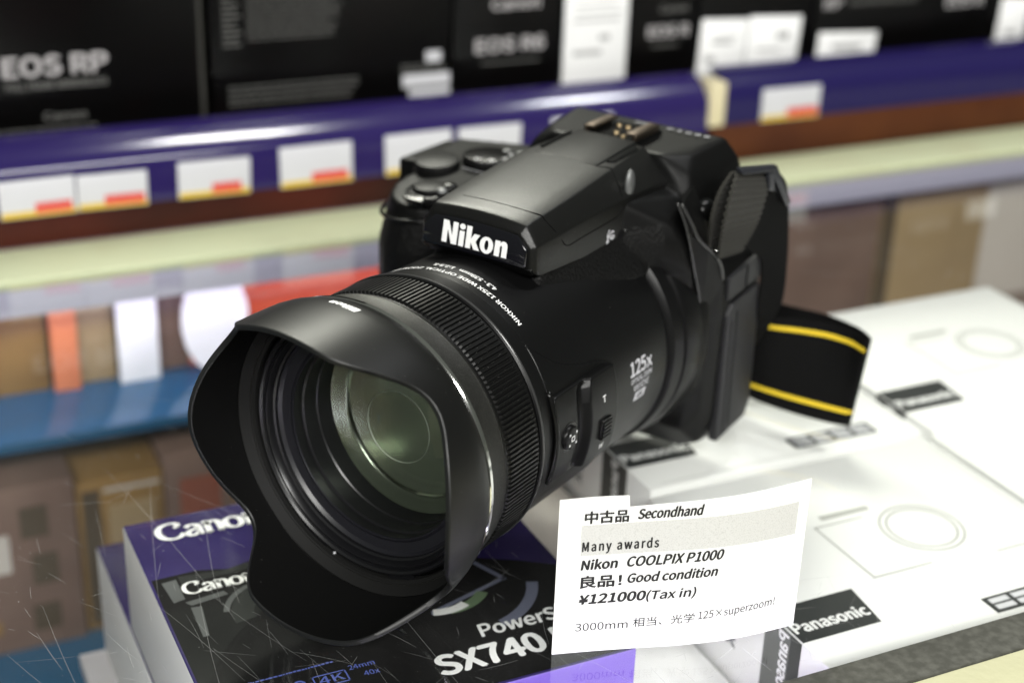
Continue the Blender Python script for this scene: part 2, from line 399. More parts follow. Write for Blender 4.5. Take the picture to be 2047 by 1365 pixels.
box('light_strip', UL, 300, 311, 318, -16, -10, M['led'], counter, 0.5)

# ------------------------------------------------------------------ the wall shelf behind
shelf = empty('wall_shelf', 'dark red shelf front with glossy purple price rail behind the counter', 'shelf', loc=(0, 0, 0), rz=CA)
M['redwood'] = mat('dark_red_wood', (0.060, 0.012, 0.007), 0.4, spec=0.15, bump=(40, 0.2, 0.0005), var=(9, (0.022, 0.008, 0.006), 0.40, 0.62))
M['brownwood'] = mat('brown_wood', (0.085, 0.026, 0.008), 0.45, spec=0.15, bump=(40, 0.2, 0.0005), var=(9, (0.05, 0.014, 0.006), 0.4, 0.6))
M['purple'] = mat('purple_plastic', (0.020, 0.0125, 0.082), 0.13, spec=0.4, coat=0.2)
M['purple2'] = mat('deep_blue_plastic', (0.014, 0.010, 0.068), 0.2, spec=0.3, coat=0.15)
M['endcap'] = mat('cream_end_cap', (0.62, 0.55, 0.36), 0.5)
M['shelfdark'] = mat('shelf_dark', (0.012, 0.011, 0.011), 0.35)
box('shelf_front', UL, 340.5, 342, 352, 1.0, 17.5, M['redwood'], shelf, 0.6)
box('shelf_front', 341.5, UR, 342, 352, 1.0, 24.0, M['brownwood'], shelf, 0.6)
box('shelf_plate', UL, 340.5, 352.2, 620, 38, 42, M['shelfdark'], shelf, 0)
box('shelf_plate', 341.5, UR, 352.2, 620, 36, 40, M['shelfdark'], shelf, 0)
box('shelf_back', UL, UR, 620.2, 626, 1, 235, M['shelfdark'], shelf, 0)
def rail(name, u0, u1, prof, m):
    V = []
    for u in (u0, u1): V += [(u*MM, v*MM, z*MM) for v, z in prof]
    k = len(prof); F = [(i, (i + 1) % k, k + (i + 1) % k, k + i) for i in range(k)] + [tuple(range(k))[::-1], tuple(range(k, 2*k))]
    o = link(name, V, F, m, shelf); bm = bmesh.new(); bm.from_mesh(o.data); bmesh.ops.recalc_face_normals(bm, faces=bm.faces); bm.to_mesh(o.data); bm.free()
    return autosmooth(o, 50)
def railprof(z0, z1, v0):
    h = z1 - z0
    return [(v0 + 6, z0), (v0 - 1.5, z0), (v0 - 2.0, z0 + .10*h), (v0 - 1.8, z0 + .45*h), (v0 - 1.5, z0 + .60*h), (v0 - .2, z0 + .69*h), (v0 + 2.5, z0 + .765*h), (v0 + 6.0, z0 + .85*h), (v0 + 9.8, z0 + .925*h), (v0 + 14, z0 + .975*h), (v0 + 19, z0 + h), (v0 + 19, z0 + h - 1.5), (v0 + 10, z0 + .80*h), (v0 + 6, z0 + .6*h)]
rail('price_rail', UL, 335.5, railprof(17.6, 53.0, 341.5), M['purple'])
rail('price_rail', 348.5, UR, railprof(24.2, 55.0, 342.5), M['purple2'])
box('end_cap', 336.2, 347.8, 339.5, 356, 24.2, 51, M['endcap'], shelf, 1.2)

# price tags clipped in the rails
M['tagwhite'] = mat('tag_white', (0.56, 0.56, 0.59), 0.4)
M['tagred'] = mat('tag_red', (0.62, 0.06, 0.04), 0.4)
M['tagyellow'] = mat('tag_yellow', (0.62, 0.42, 0.03), 0.4)
def price_tag(u0, u1, z0, z1, v, label, red=1.0):
    w, h = u1 - u0, z1 - z0
    t = empty('price_tag', label, 'price tag', loc=CU((u0 + u1)/2, v, z0), rz=CA, group='price tags clipped in the purple rail')
    box('card', -w/2, w/2, -.4, .4, 0, h, M['tagwhite'], t, 0.15)
    box('stripe', -w/2 + .5, w/2 - .5, -.62, -.42, .4, 3.2, M['tagyellow'], t, 0)
    bm = bmesh.new(); x = -w*0.08
    xe = w/2 - random.uniform(1.8, 7)
    x = -w*random.uniform(.02, .14)
    while x < xe:
        box_bm(x, x + 1.9, -.8, -.64, 1.6, 7.0*red, bm); x += 2.2
    from_bm('price_print', bm, M['tagred'], t)
    bm = bmesh.new()
    for r_ in range(3):
        x = -w/2 + 2
        while x < w*(.1 + .12*r_):
            L = random.uniform(2, 4); box_bm(x, x + L, -.62, -.42, h - 5 - r_*3.2, h - 4.1 - r_*3.2, bm); x += L + 1
    from_bm('small_print', bm, M['grey_ink'], t)
    t.rotation_euler = (random.uniform(-.03, .03), random.uniform(-.02, .02), CA + random.uniform(-.03, .03))
    return t
for tg in ((-68, -31.5, 17.4, 36.5, 338.6, 'price tag at the left end of the purple rail'),
           (-31, 3.6, 17.8, 36, 337.9, 'price tag touching the right side of the leftmost tag'),
           (19.2, 57, 17.6, 37, 338.6, 'price tag standing alone under the brightest glare on the purple rail'),
           (73.4, 113, 17.4, 39.2, 338.6, 'price tag left of the mode dial, with purple rail bare on both sides'),
           (132, 170.5, 18, 40, 338.6, 'price tag directly behind the grip dials of the camera'),
           (174.5, 212, 18, 40, 338.6, 'price tag behind the flash housing, close beside another tag'),
           (232, 270, 18, 40, 338.6, 'price tag half hidden behind the hot shoe of the camera'),
           (373.5, 415, 24.3, 44.2, 339.6, 'price tag on the darker rail to the right of the cream end cap')):
    price_tag(*tg)

# black camera boxes on the shelf
M['carton_black'] = mat('black_carton', (0.0018, 0.0016, 0.0017), 0.32, spec=0.22, var=(5, (0.0045, 0.0016, 0.0016), 0.45, 0.65))
M['carton_ink'] = mat('silver_print', (0.36, 0.345, 0.35), 0.5)
M['dim_ink'] = mat('dim_print', (0.085, 0.085, 0.08), 0.5)
M['spine'] = mat('grey_spine', (0.035, 0.034, 0.03), 0.4)
VB = 380.0
def camera_box(u0, u1, h, label, prints, dep=120, z=42.2, group='black camera boxes on the shelf'):
    w = u1 - u0
    t = empty('camera_box', label, 'camera box', loc=CU((u0 + u1)/2, VB, z), rz=CA, group=group)
    box('carton', -w/2, w/2, 0, dep, 0, h, M['carton_black'], t, 0.8)
    for p in prints:
        kind = p[0]
        if kind == 'text':
            _, s, x, zz, ww, hh, mk = p; v2, f = fit_text(s, ww, hh, 0.06)
            lettering([(v2, f, x - u0 - w/2, zz - z)], lambda X, Y: Vector((X, -.25, Y))*MM, M[mk], t)
        elif kind == 'lines':
            _, x0, x1, zt, n, pitch, th, mk = p; its = []; rr = random.Random(int(x0*7 + n))
            for i in range(n):
                x = x0
                while x < x1 - (rr.uniform(0, (x1 - x0)*.2)):
                    L = rr.uniform(1.5, 5); v2, f = rect2(x - u0 - w/2, zt - i*pitch - th - z, x + L - u0 - w/2, zt - i*pitch - z); its.append((v2, f, 0, 0)); x += L + .7
            lettering(its, lambda X, Y: Vector((X, -.25, Y))*MM, M[mk], t, 'small_print')
        elif kind == 'patch':
            _, x0, x1, z0, z1, mk = p; box('printed_patch', x0 - u0 - w/2, x1 - u0 - w/2, -.3, -.05, z0 - z, z1 - z, M[mk], t, 0)
    return t
camera_box(-190, 46.5, 215, 'large black carton with big model lettering at the left end of the shelf',
           [('text', 'EOS RP', -54.5, 76.5, 51, 9.5, 'carton_ink'), ('text', 'FULL FRAME MIRRORLESS', -54, 69.5, 50, 3.6, 'dim_ink'), ('text', 'Canon', -37, 53, 21, 4, 'dim_ink'), ('lines', -66, -8, 49.5, 2, 3, 1.2, 'dim_ink'), ('patch', 44, 46.2, 44, 250, 'spine')])
camera_box(50.5, 187, 205, 'black carton printed with rows of fine text, second on the shelf',
           [('lines', 70, 122, 108, 9, 2.6, 1.0, 'dim_ink'), ('lines', 57, 63, 112, 10, 3.0, 1.4, 'dim_ink'), ('lines', 59, 137, 62, 4, 3.0, 1.2, 'dim_ink'),
            ('patch', 158, 190 - 3.4, 53.5, 60.5, 'tagwhite'), ('patch', 162, 190 - 3.4, 48.0, 52.0, 'grey_ink'), ('patch', 172, 181, 67, 73, 'grey_ink'), ('lines', 157, 185, 66, 2, 2.6, 1.2, 'dim_ink')])
camera_box(188.5, 256.5, 200, 'narrow black carton between the text covered carton and the white spec sheet',
           [('text', 'EOS R6', 202.5, 69.5, 43, 7.6, 'carton_ink'), ('text', 'Canon', 212, 93.5, 30, 5.6, 'carton_ink'), ('lines', 206, 240, 64, 1, 3, 1.3, 'dim_ink')])
camera_box(258, 348.5, 190, 'black carton standing behind the tall white spec sheet',
           [('text', 'EOS R', 315, 70.5, 28, 6.5, 'carton_ink'), ('text', 'Canon', 322, 85.0, 19, 4.2, 'dim_ink'), ('lines', 318, 340, 66, 1, 3, 1.6, 'dim_ink')])
camera_box(350.5, 434, 190, 'black carton mostly covered by two white sheets', [])
camera_box(436, 577, 190, 'black carton with a small white sheet stuck low on its front',
           [('text', 'RP', 442, 79.5, 13, 6, 'carton_ink'), ('text', 'MIRRORLESS', 462, 80.5, 52, 3.6, 'dim_ink'), ('text', 'EOS R', 540, 75, 30, 7, 'carton_ink')])
camera_box(579, 760, 190, 'black carton at the far right end of the shelf', [])
def sheet(u0, u1, z0, z1, v, label, lines, lean=0.0, mk='paper'):
    w, h = u1 - u0, z1 - z0
    t = empty('spec_sheet', label, 'sheet', loc=CU((u0 + u1)/2, v, z0), rz=CA, group='white sheets in front of the black boxes')
    o = box('paper', -w/2, w/2, -.3, .3, 0, h, M[mk], t, 0.1)
    its = []
    for (x0, x1, a, b) in lines: its.append((*rect2(-w/2 + x0*w, a*h, -w/2 + x1*w, b*h), 0, 0))
    if its: lettering(its, lambda X, Y: Vector((X, -.4, Y))*MM, M['sheet_ink'], t, 'small_print')
    t.rotation_euler = (0, lean, CA); return t
M['sheet_ink'] = mat('sheet_print', (0.36, 0.36, 0.36), 0.6)
sheet(257.5, 299.5, 42.4, 138, VB - 1.6, 'tall white spec sheet hanging in front of the middle carton', [(.15, .6, .22, .25), (.55, .72, .305, .34), (.15, .85, .43, .44), (.15, .9, .47, .48), (.15, .8, .52, .53), (.1, .9, .42, .424)])
sheet(349.5, 383, 40.4, 78.5, VB - 1.6, 'white sheet at the left of the touching pair', [(.25, .7, .6, .66), (.3, .8, .7, .73), (.15, .35, .3, .4)], lean=0.05)
sheet(384, 422.5, 40.4, 78, VB - 1.6, 'white sheet at the right of the touching pair', [(.55, .8, .62, .74), (.2, .65, .42, .46)], lean=0.05)
sheet(438, 483.5, 41, 64, VB - 1.6, 'small low white sheet with a ruled frame and one printed line', [(.25, .75, .50, .66), (.1, .9, .16, .19), (.1, .9, .84, .87)], lean=0.05)
sheet(584, 609, 41, 78, VB - 1.6, 'narrow white and blue sheet cut by the right edge of the photo', [(.3, .7, .3, .4)], lean=0.05)

# ------------------------------------------------------------------ goods under the glass
M['navy'] = mat('navy_carton', (0.020, 0.011, 0.085), 0.16, spec=0.3, var=(30, (0.030, 0.020, 0.11), 0.45, 0.7))
M['carton_white'] = mat('white_carton', (0.80, 0.80, 0.79), 0.45)
M['lilac_side'] = mat('violet_carton_side', (0.14, 0.08, 0.42), 0.35)
M['art_black'] = mat('printed_black', (0.004, 0.004, 0.0044), 0.09, spec=0.2)
M['art_grey'] = mat('printed_grey', (0.022, 0.024, 0.023), 0.09, spec=0.2)
M['art_light'] = mat('printed_silver', (0.10, 0.105, 0.105), 0.09, spec=0.2)
M['art_blue'] = mat('printed_blue', (0.10, 0.14, 0.48), 0.4)
M['art_line'] = mat('printed_line', (0.13, 0.14, 0.20), 0.4)
M['art_green'] = mat('printed_green', (0.12, 0.18, 0.10), 0.3)

def carton(name, label, cat, u0, u1, v0, v1, ztop, h, top, sides, group=None, front=None, bev=0.8):
    """a carton with its own top, side and front colours; origin at the middle of its base"""
    t = empty(name, label, cat, loc=CU((u0 + u1)/2, (v0 + v1)/2, ztop - h), rz=CA, group=group)
    w, d = u1 - u0, v1 - v0
    o = from_bm('carton', box_bm(-w/2, w/2, -d/2, d/2, 0, h), None, t, mats=[top, sides, front or sides])
    for p in o.data.polygons:
        p.material_index = 0 if p.normal.z > .5 else (2 if p.normal.y < -.5 else 1)
    if bev: bevel(o, bev*MM, 2)
    return t, (lambda X, Y, dz=0.12: Vector((X - (u0 + u1)/2, Y - (v0 + v1)/2, h + dz))*MM)
# compact camera carton right under the lens hood
cb, top = carton('compact_camera_box', 'navy blue compact camera carton with white lettering lying under the lens hood', 'camera box', -67, 68, -51, 85, -12, 44, M['navy'], M['carton_white'], 'navy camera cartons under the glass', M['lilac_side'])
art = [poly2([(-65.8, -50), (-65.8, 46), (-50, 46.6), (-40, 43.5), (-30, 46), (0, 38), (30, 24), (55, 10), (67, 2), (67, -50)])]
lettering([(*a_, 0, 0) for a_ in art], lambda X, Y: top(X, Y, .10), M['art_black'], cb, 'printed_panel')
ell = lambda cx, cy, rx, ry, a0=0, a1=360, n=40: [(cx + rx*math.cos(math.radians(a0 + (a1 - a0)*i/n)), cy + ry*math.sin(math.radians(a0 + (a1 - a0)*i/n))) for i in range(n + (a1 - a0 < 360))]
def arc_band(cx, cy, r0, r1, a0, a1, n=24, sx=1.0):
    P_ = [(cx + r1*sx*math.cos(math.radians(a0 + (a1 - a0)*i/n)), cy + r1*math.sin(math.radians(a0 + (a1 - a0)*i/n))) for i in range(n + 1)]
    P_ += [(cx + r0*sx*math.cos(math.radians(a1 + (a0 - a1)*i/n)), cy + r0*math.sin(math.radians(a1 + (a0 - a1)*i/n))) for i in range(n + 1)]
    V_ = P_; k = n + 1
    return V_, [(i, i + 1, 2*k - 2 - i, 2*k - 1 - i) for i in range(n)]
lettering([(*a_, 0, 0) for a_ in (poly2([(-63, 43), (-58, 43.5), (-58, 31), (-62, 30)]), poly2([(-58.5, 29), (-45, 31), (-44, 28.5), (-57, 26.5)]), arc_band(-30, 14, 17, 19, 55, 165), poly2([(-57.5, 25.5), (-54, 25), (-56, 8), (-58, 8)]))], lambda X, Y: top(X, Y, .18), M['art_light'], cb, 'printed_picture')
lettering([(*a_, 0, 0) for a_ in (arc_band(-30, 14, 9, 16.5, 20, 190), poly2([(-57, 45), (-40, 43), (-34, 45), (-30, 44), (-30, 41), (-57, 40)]))], lambda X, Y: top(X, Y, .16), M['art_grey'], cb, 'printed_picture')
lettering([(*a_, 0, 0) for a_ in (poly2([(36, 21), (38, 21.2), (46, 2), (44.6, 1)]), poly2([(14, -9), (14.6, -7), (46, 3), (46, 1.2)]), arc_band(26, 6, 27, 31, -75, -20))], lambda X, Y: top(X, Y, .18), M['art_line'], cb, 'printed_picture')
lettering([(*arc_band(22, 8, 15, 19, -95, -40), 0, 0)], lambda X, Y: top(X, Y, .20), M['art_green'], cb, 'printed_picture')
lettering([(*arc_band(20, 6, 13, 16.5, -110, -62), 0, 0)], lambda X, Y: top(X, Y, .22), M['carton_white'], cb, 'printed_picture')
V2, F2 = serif_logo(39); its = [(V2, F2, -57.5, 69.0)]
V2, F2 = serif_logo(25.5); its.append((V2, F2, -57.5, 33.2))
v2, f = fit_text('PowerShot', 41, 6.4, 0.03, 0.15); its.append((v2, f, 24.5, -26.5))
v2, f = fit_text('SX740 HS', 57, 9.6, 0.05); its.append((v2, f, 5.0, -40.5))
for it_ in its: lettering([it_], lambda X, Y: top(X, Y, .26), M['white_ink'], cb)
its = []
for s, w_, x_, y_, h_ in (('4K', 8, -31.5, -30.0, 3.4), ('24mm', 8.5, -21, -26.5, 2.2), ('40x', 5, -17.5, -31, 2.2), ('20.3', 8, -51, -29.5, 3.2), ('MEGA PIXELS', 9, -42.5, -29.5, 1.4)):
    v2, f = fit_text(s, w_, h_, 0.02); its.append((v2, f, x_, y_))
its += [(*arc_band(-27.5, -28.4, 0, .01, 0, 10), 0, 0), (*rect2(-33.2, -31.4, -22.2, -30.9), 0, 0), (*rect2(-33.2, -25.9, -22.2, -25.4), 0, 0), (*rect2(-33.2, -31.4, -32.7, -25.4), 0, 0), (*rect2(-22.7, -31.4, -22.2, -25.4), 0, 0), (*rect2(-60, -31, -53.5, -28), 0, 0), (*arc_band(-37.5, -27.5, 1.2, 2.0, -60, 200), 0, 0)]
x_ = -55.0
for k in range(24):
    L_ = random.uniform(.35, 1.3); its.append((*rect2(x_, -21.4 + .03*k, x_ + L_, -20.8 + .03*k + random.uniform(0, .25)), 0, 0)); x_ += L_ + random.uniform(.2, .45)
lettering(its, lambda X, Y: top(X, Y, .26), M['art_blue'], cb, 'feature_icons')
# a larger navy carton below it, peeping out at the left
c2, top2 = carton('compact_camera_box', 'navy carton mostly hidden beneath the lettered navy carton, only its left edge showing', 'camera box', -67.5, 70, -40, 146, -56.2, 51.8, M['navy'], M['carton_white'], 'navy camera cartons under the glass', M['lilac_side'])
lettering([(*poly2([(-66.5, -39), (-66.5, 84), (-20, 80), (60, 40), (68, -39)]), 0, 0)], lambda X, Y: top2(X, Y, .1), M['art_black'], c2, 'printed_panel')

# white lens cartons, all of one design
M['label_black'] = mat('label_black', (0.014, 0.016, 0.017), 0.35)
M['pale_print'] = mat('pale_print', (0.40, 0.40, 0.38), 0.5)
M['grey_print'] = mat('grey_print', (0.10, 0.10, 0.11), 0.5)
def lens_box(u0, v0, w, d, ztop, h, label, sketch=True, yaw=0.0):
    t, tp = carton('lens_box', label, 'lens box', u0, u0 + w, v0, v0 + d, ztop, h, M['carton_white'], M['carton_white'], 'white lens cartons under the glass')
    cu, cv = u0 + w/2, v0 + d/2
    fl = lambda X, Y, dz=.12: tp(X + u0, Y + v0, dz)
    o = lettering([(*poly2([(0.3, 18), (32, 18), (34.5, 38), (0.3, 38)]), 0, 0)], lambda X, Y: fl(X, Y, .10), M['label_black'], t, 'black_label')
    # the label folds down over the left side
    o2 = lettering([(*poly2([(18, h - .4), (38, h - .4), (38, h - 34), (18, h - 34)]), 0, 0)], lambda X, Y: Vector((-w/2 - .12, X - d/2, Y))*MM, M['label_black'], t, 'black_label')
    v2, f = fit_text('Panasonic', 30, 5.2, 0.05); lettering([(v2, f, 1.5, 23)], lambda X, Y: fl(X, Y, .16), M['white_ink'], t)
    v2, f = fit_text('Panasonic', 30, 5.2, 0.05); lettering([(v2, f, 0, 0)], lambda X, Y: Vector((-w/2 - .18, 25 + Y - d/2, h - 2 - X))*MM, M['white_ink'], t)
    v2, f = fit_text('12.5x', 22, 7, 0.03); lettering([(v2, f, 0, 0)], lambda X, Y: Vector((-w/2 - .18, 54 + Y - d/2, h - 4 - X))*MM, M['grey_print'], t)
    v2, f = rect2(72, 6.5, 113, 15.5)
    lettering([(v2, f, 0, 0)], lambda X, Y: fl(X, Y, .10), M['label_black'], t, 'spec_strip')
    its = []
    for k in range(4):
        for j in range(2): its.append((*rect2(74 + k*9.8, 8 + j*3.6, 82 + k*9.8, 10.6 + j*3.6), 0, 0))
    lettering(its, lambda X, Y: fl(X, Y, .16), M['grey_ink'], t, 'spec_icons')
    if sketch:
        its = [(*arc_band(84, 61, 12.5, 13.5, 0, 359, 48), 0, 0), (*arc_band(84, 61, 15, 16, 0, 359, 48), 0, 0), (*rect2(46, 40, 46.8, 76), 0, 0), (*rect2(46, 75.2, 68, 76), 0, 0), (*rect2(46, 40, 72, 40.8), 0, 0), (*rect2(52, 79, 74, 82), 0, 0), (*rect2(99, 37, 116, 37.8), 0, 0)]
        its += [(*rect2(6, 3.0, w - 6, 3.35), 0, 0), (*rect2(w - 3.3, 8, w - 3.0, d - 6), 0, 0)]
        lettering(its, lambda X, Y: fl(X, Y, .10), M['pale_print'], t, 'printed_sketch')
    return t
lens_box(119, -88, 132, 118, -12, 50.5, 'white lens carton lying nearest the front strip, its label corner beside the price card')
lens_box(254.5, -88, 130, 118, -12, 50.5, 'white lens carton at the right edge of the photo beside the front strip')
lens_box(123.5, 35.5, 131, 112, -12.5, 50, 'white lens carton under the folded end of the strap')
lens_box(257.5, 32, 133, 118, -11.5, 51, 'white lens carton farthest back, with the printed lens circle in full view')
M['beige'] = mat('beige_carton', (0.50, 0.46, 0.42), 0.55)
M['orange'] = mat('orange_carton', (0.62, 0.22, 0.03), 0.5)
carton('small_carton', 'beige carton standing lower in the gap left of the strap cartons', 'carton', 80, 121, 34, 150, -46, 16.5, M['beige'], M['beige'])
carton('small_carton', 'orange carton glimpsed beneath the zoom ring', 'carton', 71, 79.5, 60, 130, -44, 18.5, M['orange'], M['orange'])
carton('small_carton', 'pale carton low in the gap behind the price card', 'carton', 72.5, 117, -86, 30, -50, 12.5, M['carton_white'], M['carton_white'])

# things standing on the blue boards inside the cabinet
M['kraft'] = mat('kraft_board', (0.25, 0.15, 0.055), 0.6, spec=0.2, var=(18, (0.17, 0.10, 0.04), 0.4, 0.65))
M['kraft2'] = mat('pale_kraft', (0.33, 0.24, 0.13), 0.6, var=(18, (0.28, 0.20, 0.11), 0.4, 0.65))
M['mauve'] = mat('mauve_board', (0.19, 0.125, 0.10), 0.6, spec=0.2, var=(14, (0.13, 0.085, 0.07), 0.4, 0.65))
M['salmon'] = mat('salmon_card', (0.62, 0.20, 0.09), 0.5)
M['red'] = mat('red_card', (0.58, 0.085, 0.035), 0.45, var=(20, (0.60, 0.13, 0.07), 0.5, 0.65))
M['white_card'] = mat('bright_card', (0.88, 0.88, 0.88), 0.5)
M['rust'] = mat('rust_print', (0.24, 0.07, 0.04), 0.6)
M['olive'] = mat('dark_mark', (0.07, 0.05, 0.03), 0.6)
def stand(name, label, cat, u0, u1, v, dep, z0, h, m, bev=0.5, group=None):
    o = from_bm(name, box_bm(-(u1 - u0)/2, (u1 - u0)/2, 0, dep, 0, h), m)
    if bev: bevel(o, bev*MM, 2)
    o.location = CU((u0 + u1)/2, v, z0); o.rotation_euler = (0, 0, CA); return tag(o, label, cat, group)
stand('brown_carton', 'brown carton on the blue board at the left edge of the photo', 'carton', -150, -52, 345, 24, -80, 55, M['kraft'])
stand('orange_card', 'narrow salmon orange card between two brown cartons on the blue board', 'card', -50.5, -37, 340, 2, -80, 58, M['salmon'])
stand('brown_carton', 'paler brown carton right of the salmon orange card', 'carton', -37, -17.5, 346, 24, -80, 55, M['kraft2'])
stand('white_card', 'bright white card standing upright on the blue board', 'card', -17, 4, 338, 2, -80, 57, M['white_card'])
stand('brown_carton', 'mauve brown carton between the two bright white cards', 'carton', 4.5, 22, 347, 22, -80, 55, M['mauve'])
stand('red_card', 'large red card behind the bright white oval', 'card', 22.5, 150, 347, 3, -80, 60, M['red'])
# white oval label in front of the red card
bm = bmesh.new(); N_ = 40
for dz in (0, 1):
    pass
ov = [(24*math.cos(2*math.pi*i/N_)*.75, 30 + 30*math.sin(2*math.pi*i/N_)) for i in range(N_)]
va = [bm.verts.new((x*MM, 0, z*MM)) for x, z in ov]; vb = [bm.verts.new((x*MM, 1.2*MM, z*MM)) for x, z in ov]
bm.faces.new(va); bm.faces.new(vb[::-1])
for i in range(N_): bm.faces.new((va[i], vb[i], vb[(i + 1) % N_], va[(i + 1) % N_]))
o = from_bm('white_disc', bm, M['white_card']); bmx = None
o.location = CU(34, 335, -80); o.rotation_euler = (0, 0, CA); tag(o, 'bright white oval card in front of the red card', 'card')
def marked(label, u0, u1, v, z0, h, m, marks):
    t = empty('brown_carton', label, 'carton', loc=CU((u0 + u1)/2, v, z0), rz=CA)
    w = u1 - u0; box('carton', -w/2, w/2, 0, 60, 0, h, m, t, 0.6)
    for q in marks:
        x0, x1, a, b = q[:4]; box('dark_mark' if len(q) < 5 else 'printed_label', x0 - w/2, x1 - w/2, -.3, -.05, a, b, M[q[4] if len(q) > 4 else 'olive'], t, 0)
    return t
marked('wide brown carton under the blue board with a column of dark marks', -130, -52, 300, -205, 96, M['mauve'], [(52, 66, 10, 26), (54, 67, 38, 56), (50, 64, 66, 84), (18, 44, 48, 70, 'beige'), (20, 36, 12, 20, 'kraft')])
marked('brown carton under the blue board, left of the navy cartons', -51, -6, 304, -205, 90, M['kraft'], [(3, 12, 4, 84), (16, 40, 50, 74, 'kraft2'), (18, 38, 14, 17), (18, 32, 22, 24), (14, 43, 82, 84, 'beige')])
marked('reddish brown carton under the blue board beside the hood', -5, 60, 306, -205, 96, M['mauve'], [(8, 30, 52, 80, 'rust'), (6, 40, 30, 33), (6, 30, 22, 24), (36, 60, 60, 84, 'kraft')])
stand('white_card', 'white card lying on the lower blue board at the bottom left corner', 'card', -140, -77, 196, 60, -204.8, 2.5, M['white_card'])
marked('mauve brown carton below the lilac rail, right of the strap buckle', 330, 468, 330, -120, 96, M['mauve'], [(0, 22, 10, 92)])
marked('olive brown carton below the lilac rail at the right edge', 474, 560, 334, -120, 98, M['kraft2'], [(0, 10, 0, 94)])
marked('dusty pink carton at the far right below the lilac rail', 562, 700, 336, -120, 100, M['beige'], [])

# ------------------------------------------------------------------ the superzoom camera
cmr = bpy.data.objects.new('bridge_camera', None); COL.objects.link(cmr); cmr.matrix_world = PMW; cmr.empty_display_size = 0.02
tag(cmr, 'black superzoom bridge camera with petal lens hood resting on the counter glass', 'camera')

# body: hulls merged by a voxel remesh and relaxed, so the volumes flow into each other
def body_shape():
    bm = bmesh.new()
    H = lambda pts: hull(bm, [Q(*p) for p in pts])
    # main slab
    H([(x, a, z) for x in (-96, -60) for a in (-166, -132) for z in (-52, 40)] + [(-30, -166, 44), (-30, -132, 44), (-30, -166, -52), (-30, -134, -52)])
    H([(-40, -170, -52), (-40, -138, -52), (-40, -128, -40), (-40, -128, 30), (-40, -170, 30),
       (38, -168, -52), (46.5, -166, -46), (34, -142, -52), (43, -140, -47), (47, -142, -36), (40, -130, -38), (45, -134, -30),
       (47.5, -139, 20), (47.5, -172, 24), (46.5, -174, -40), (44, -130, 22), (40, -128.5, 20), (40, -168, 28), (40, -130, 28)])
    # finder housing
    H([(s*x, a, z) for s in (-1, 1) for (x, a, z) in ((40, -168, 22), (39, -168, 50), (37, -165, 60), (32, -163, 66.6), (40, -126, 22), (37, -128, 50), (33, -133, 60), (22, -130, 65.5), (30, -140, 65))])
    # shoulders falling from the flash housing to the front face
    H([(23.5, -101, 56), (24.5, -98, 42), (37, -115, 46.5), (40.5, -117, 40), (42.5, -120, 30), (43, -126, 18), (33, -132, 53), (42, -130, 38), (43, -131, 18), (10, -104, 60), (10, -130, 60), (10, -130, 18), (10, -110, 40), (30, -112, 32)])
    H([(-24, -100, 60), (-24.5, -98, 42), (-34, -110, 52), (-42, -118, 40), (-43, -126, 18), (-34, -130, 54), (-43, -131, 18), (-10, -104, 62), (-10, -130, 62), (-10, -130, 18), (-10, -110, 40)])
    # neck between lens barrel and flash housing
    H([(s*x, a, z) for s in (-1, 1) for (x, a, z) in ((17, -53, 30), (17, -57, 44.5), (20, -60, 46), (24, -100, 47), (24, -120, 47), (30, -120, 30), (26, -60, 30), (22, -52, 38), (34, -105, 30))])
    # barrel collar and saddle
    for a0, a1, r0, r1 in ((-116, -132, 46.6, 47.6),):
        H([(r*math.sin(t), a, r*math.cos(t)) for a, r in ((a0, r0), (a1, r1)) for t in [2*math.pi*i/64 for i in range(64)]])
    # grip: a rounded column with a sloping top
    H([(-64 + 20*math.cos(t), -115 + 26*math.sin(t), z) for t in [2*math.pi*i/20 for i in range(20)] for z in (-52, 20)] +
      [(-62 + 18*math.cos(t), -116 + 23*math.sin(t), 40 - 0.10*(23*math.sin(t))) for t in [2*math.pi*i/20 for i in range(20)]])
    H([(-90, -165, 42), (-88, -136, 40), (-40, -165, 48), (-40, -112, 44), (-30, -120, 46), (-92, -165, -40), (-82, -128, 0), (-40, -165, -40), (-40, -112, 0), (-56, -100, 41), (-76, -116, 38)])
    me = bpy.data.meshes.new('body'); bm.to_mesh(me); bm.free()
    o = bpy.data.objects.new('body', me); COL.objects.link(o)
    r = o.modifiers.new('r', 'REMESH'); r.mode = 'VOXEL'; r.voxel_size = 0.8*MM; r.adaptivity = 0
    s = o.modifiers.new('s', 'SMOOTH'); s.factor = 0.5; s.iterations = 24
    apply_mods(o)
    o.data.materials.clear(); o.data.materials.append(M['shell']); o.data.materials.append(M['leather'])
    for p in o.data.polygons:
        p.use_smooth = True
        c = p.center*1000; x, a, z = c.x, -c.y, c.z - BASE
        if x < -44 and a > -125 and z < 33: p.material_index = 1
        elif a > -112 and 20 < z < 47 and abs(x) < 60 and x > 18: p.material_index = 1
        elif x > 42 and z < 19 and a > -150: p.material_index = 0
    o.parent = cmr; return o
body = body_shape()

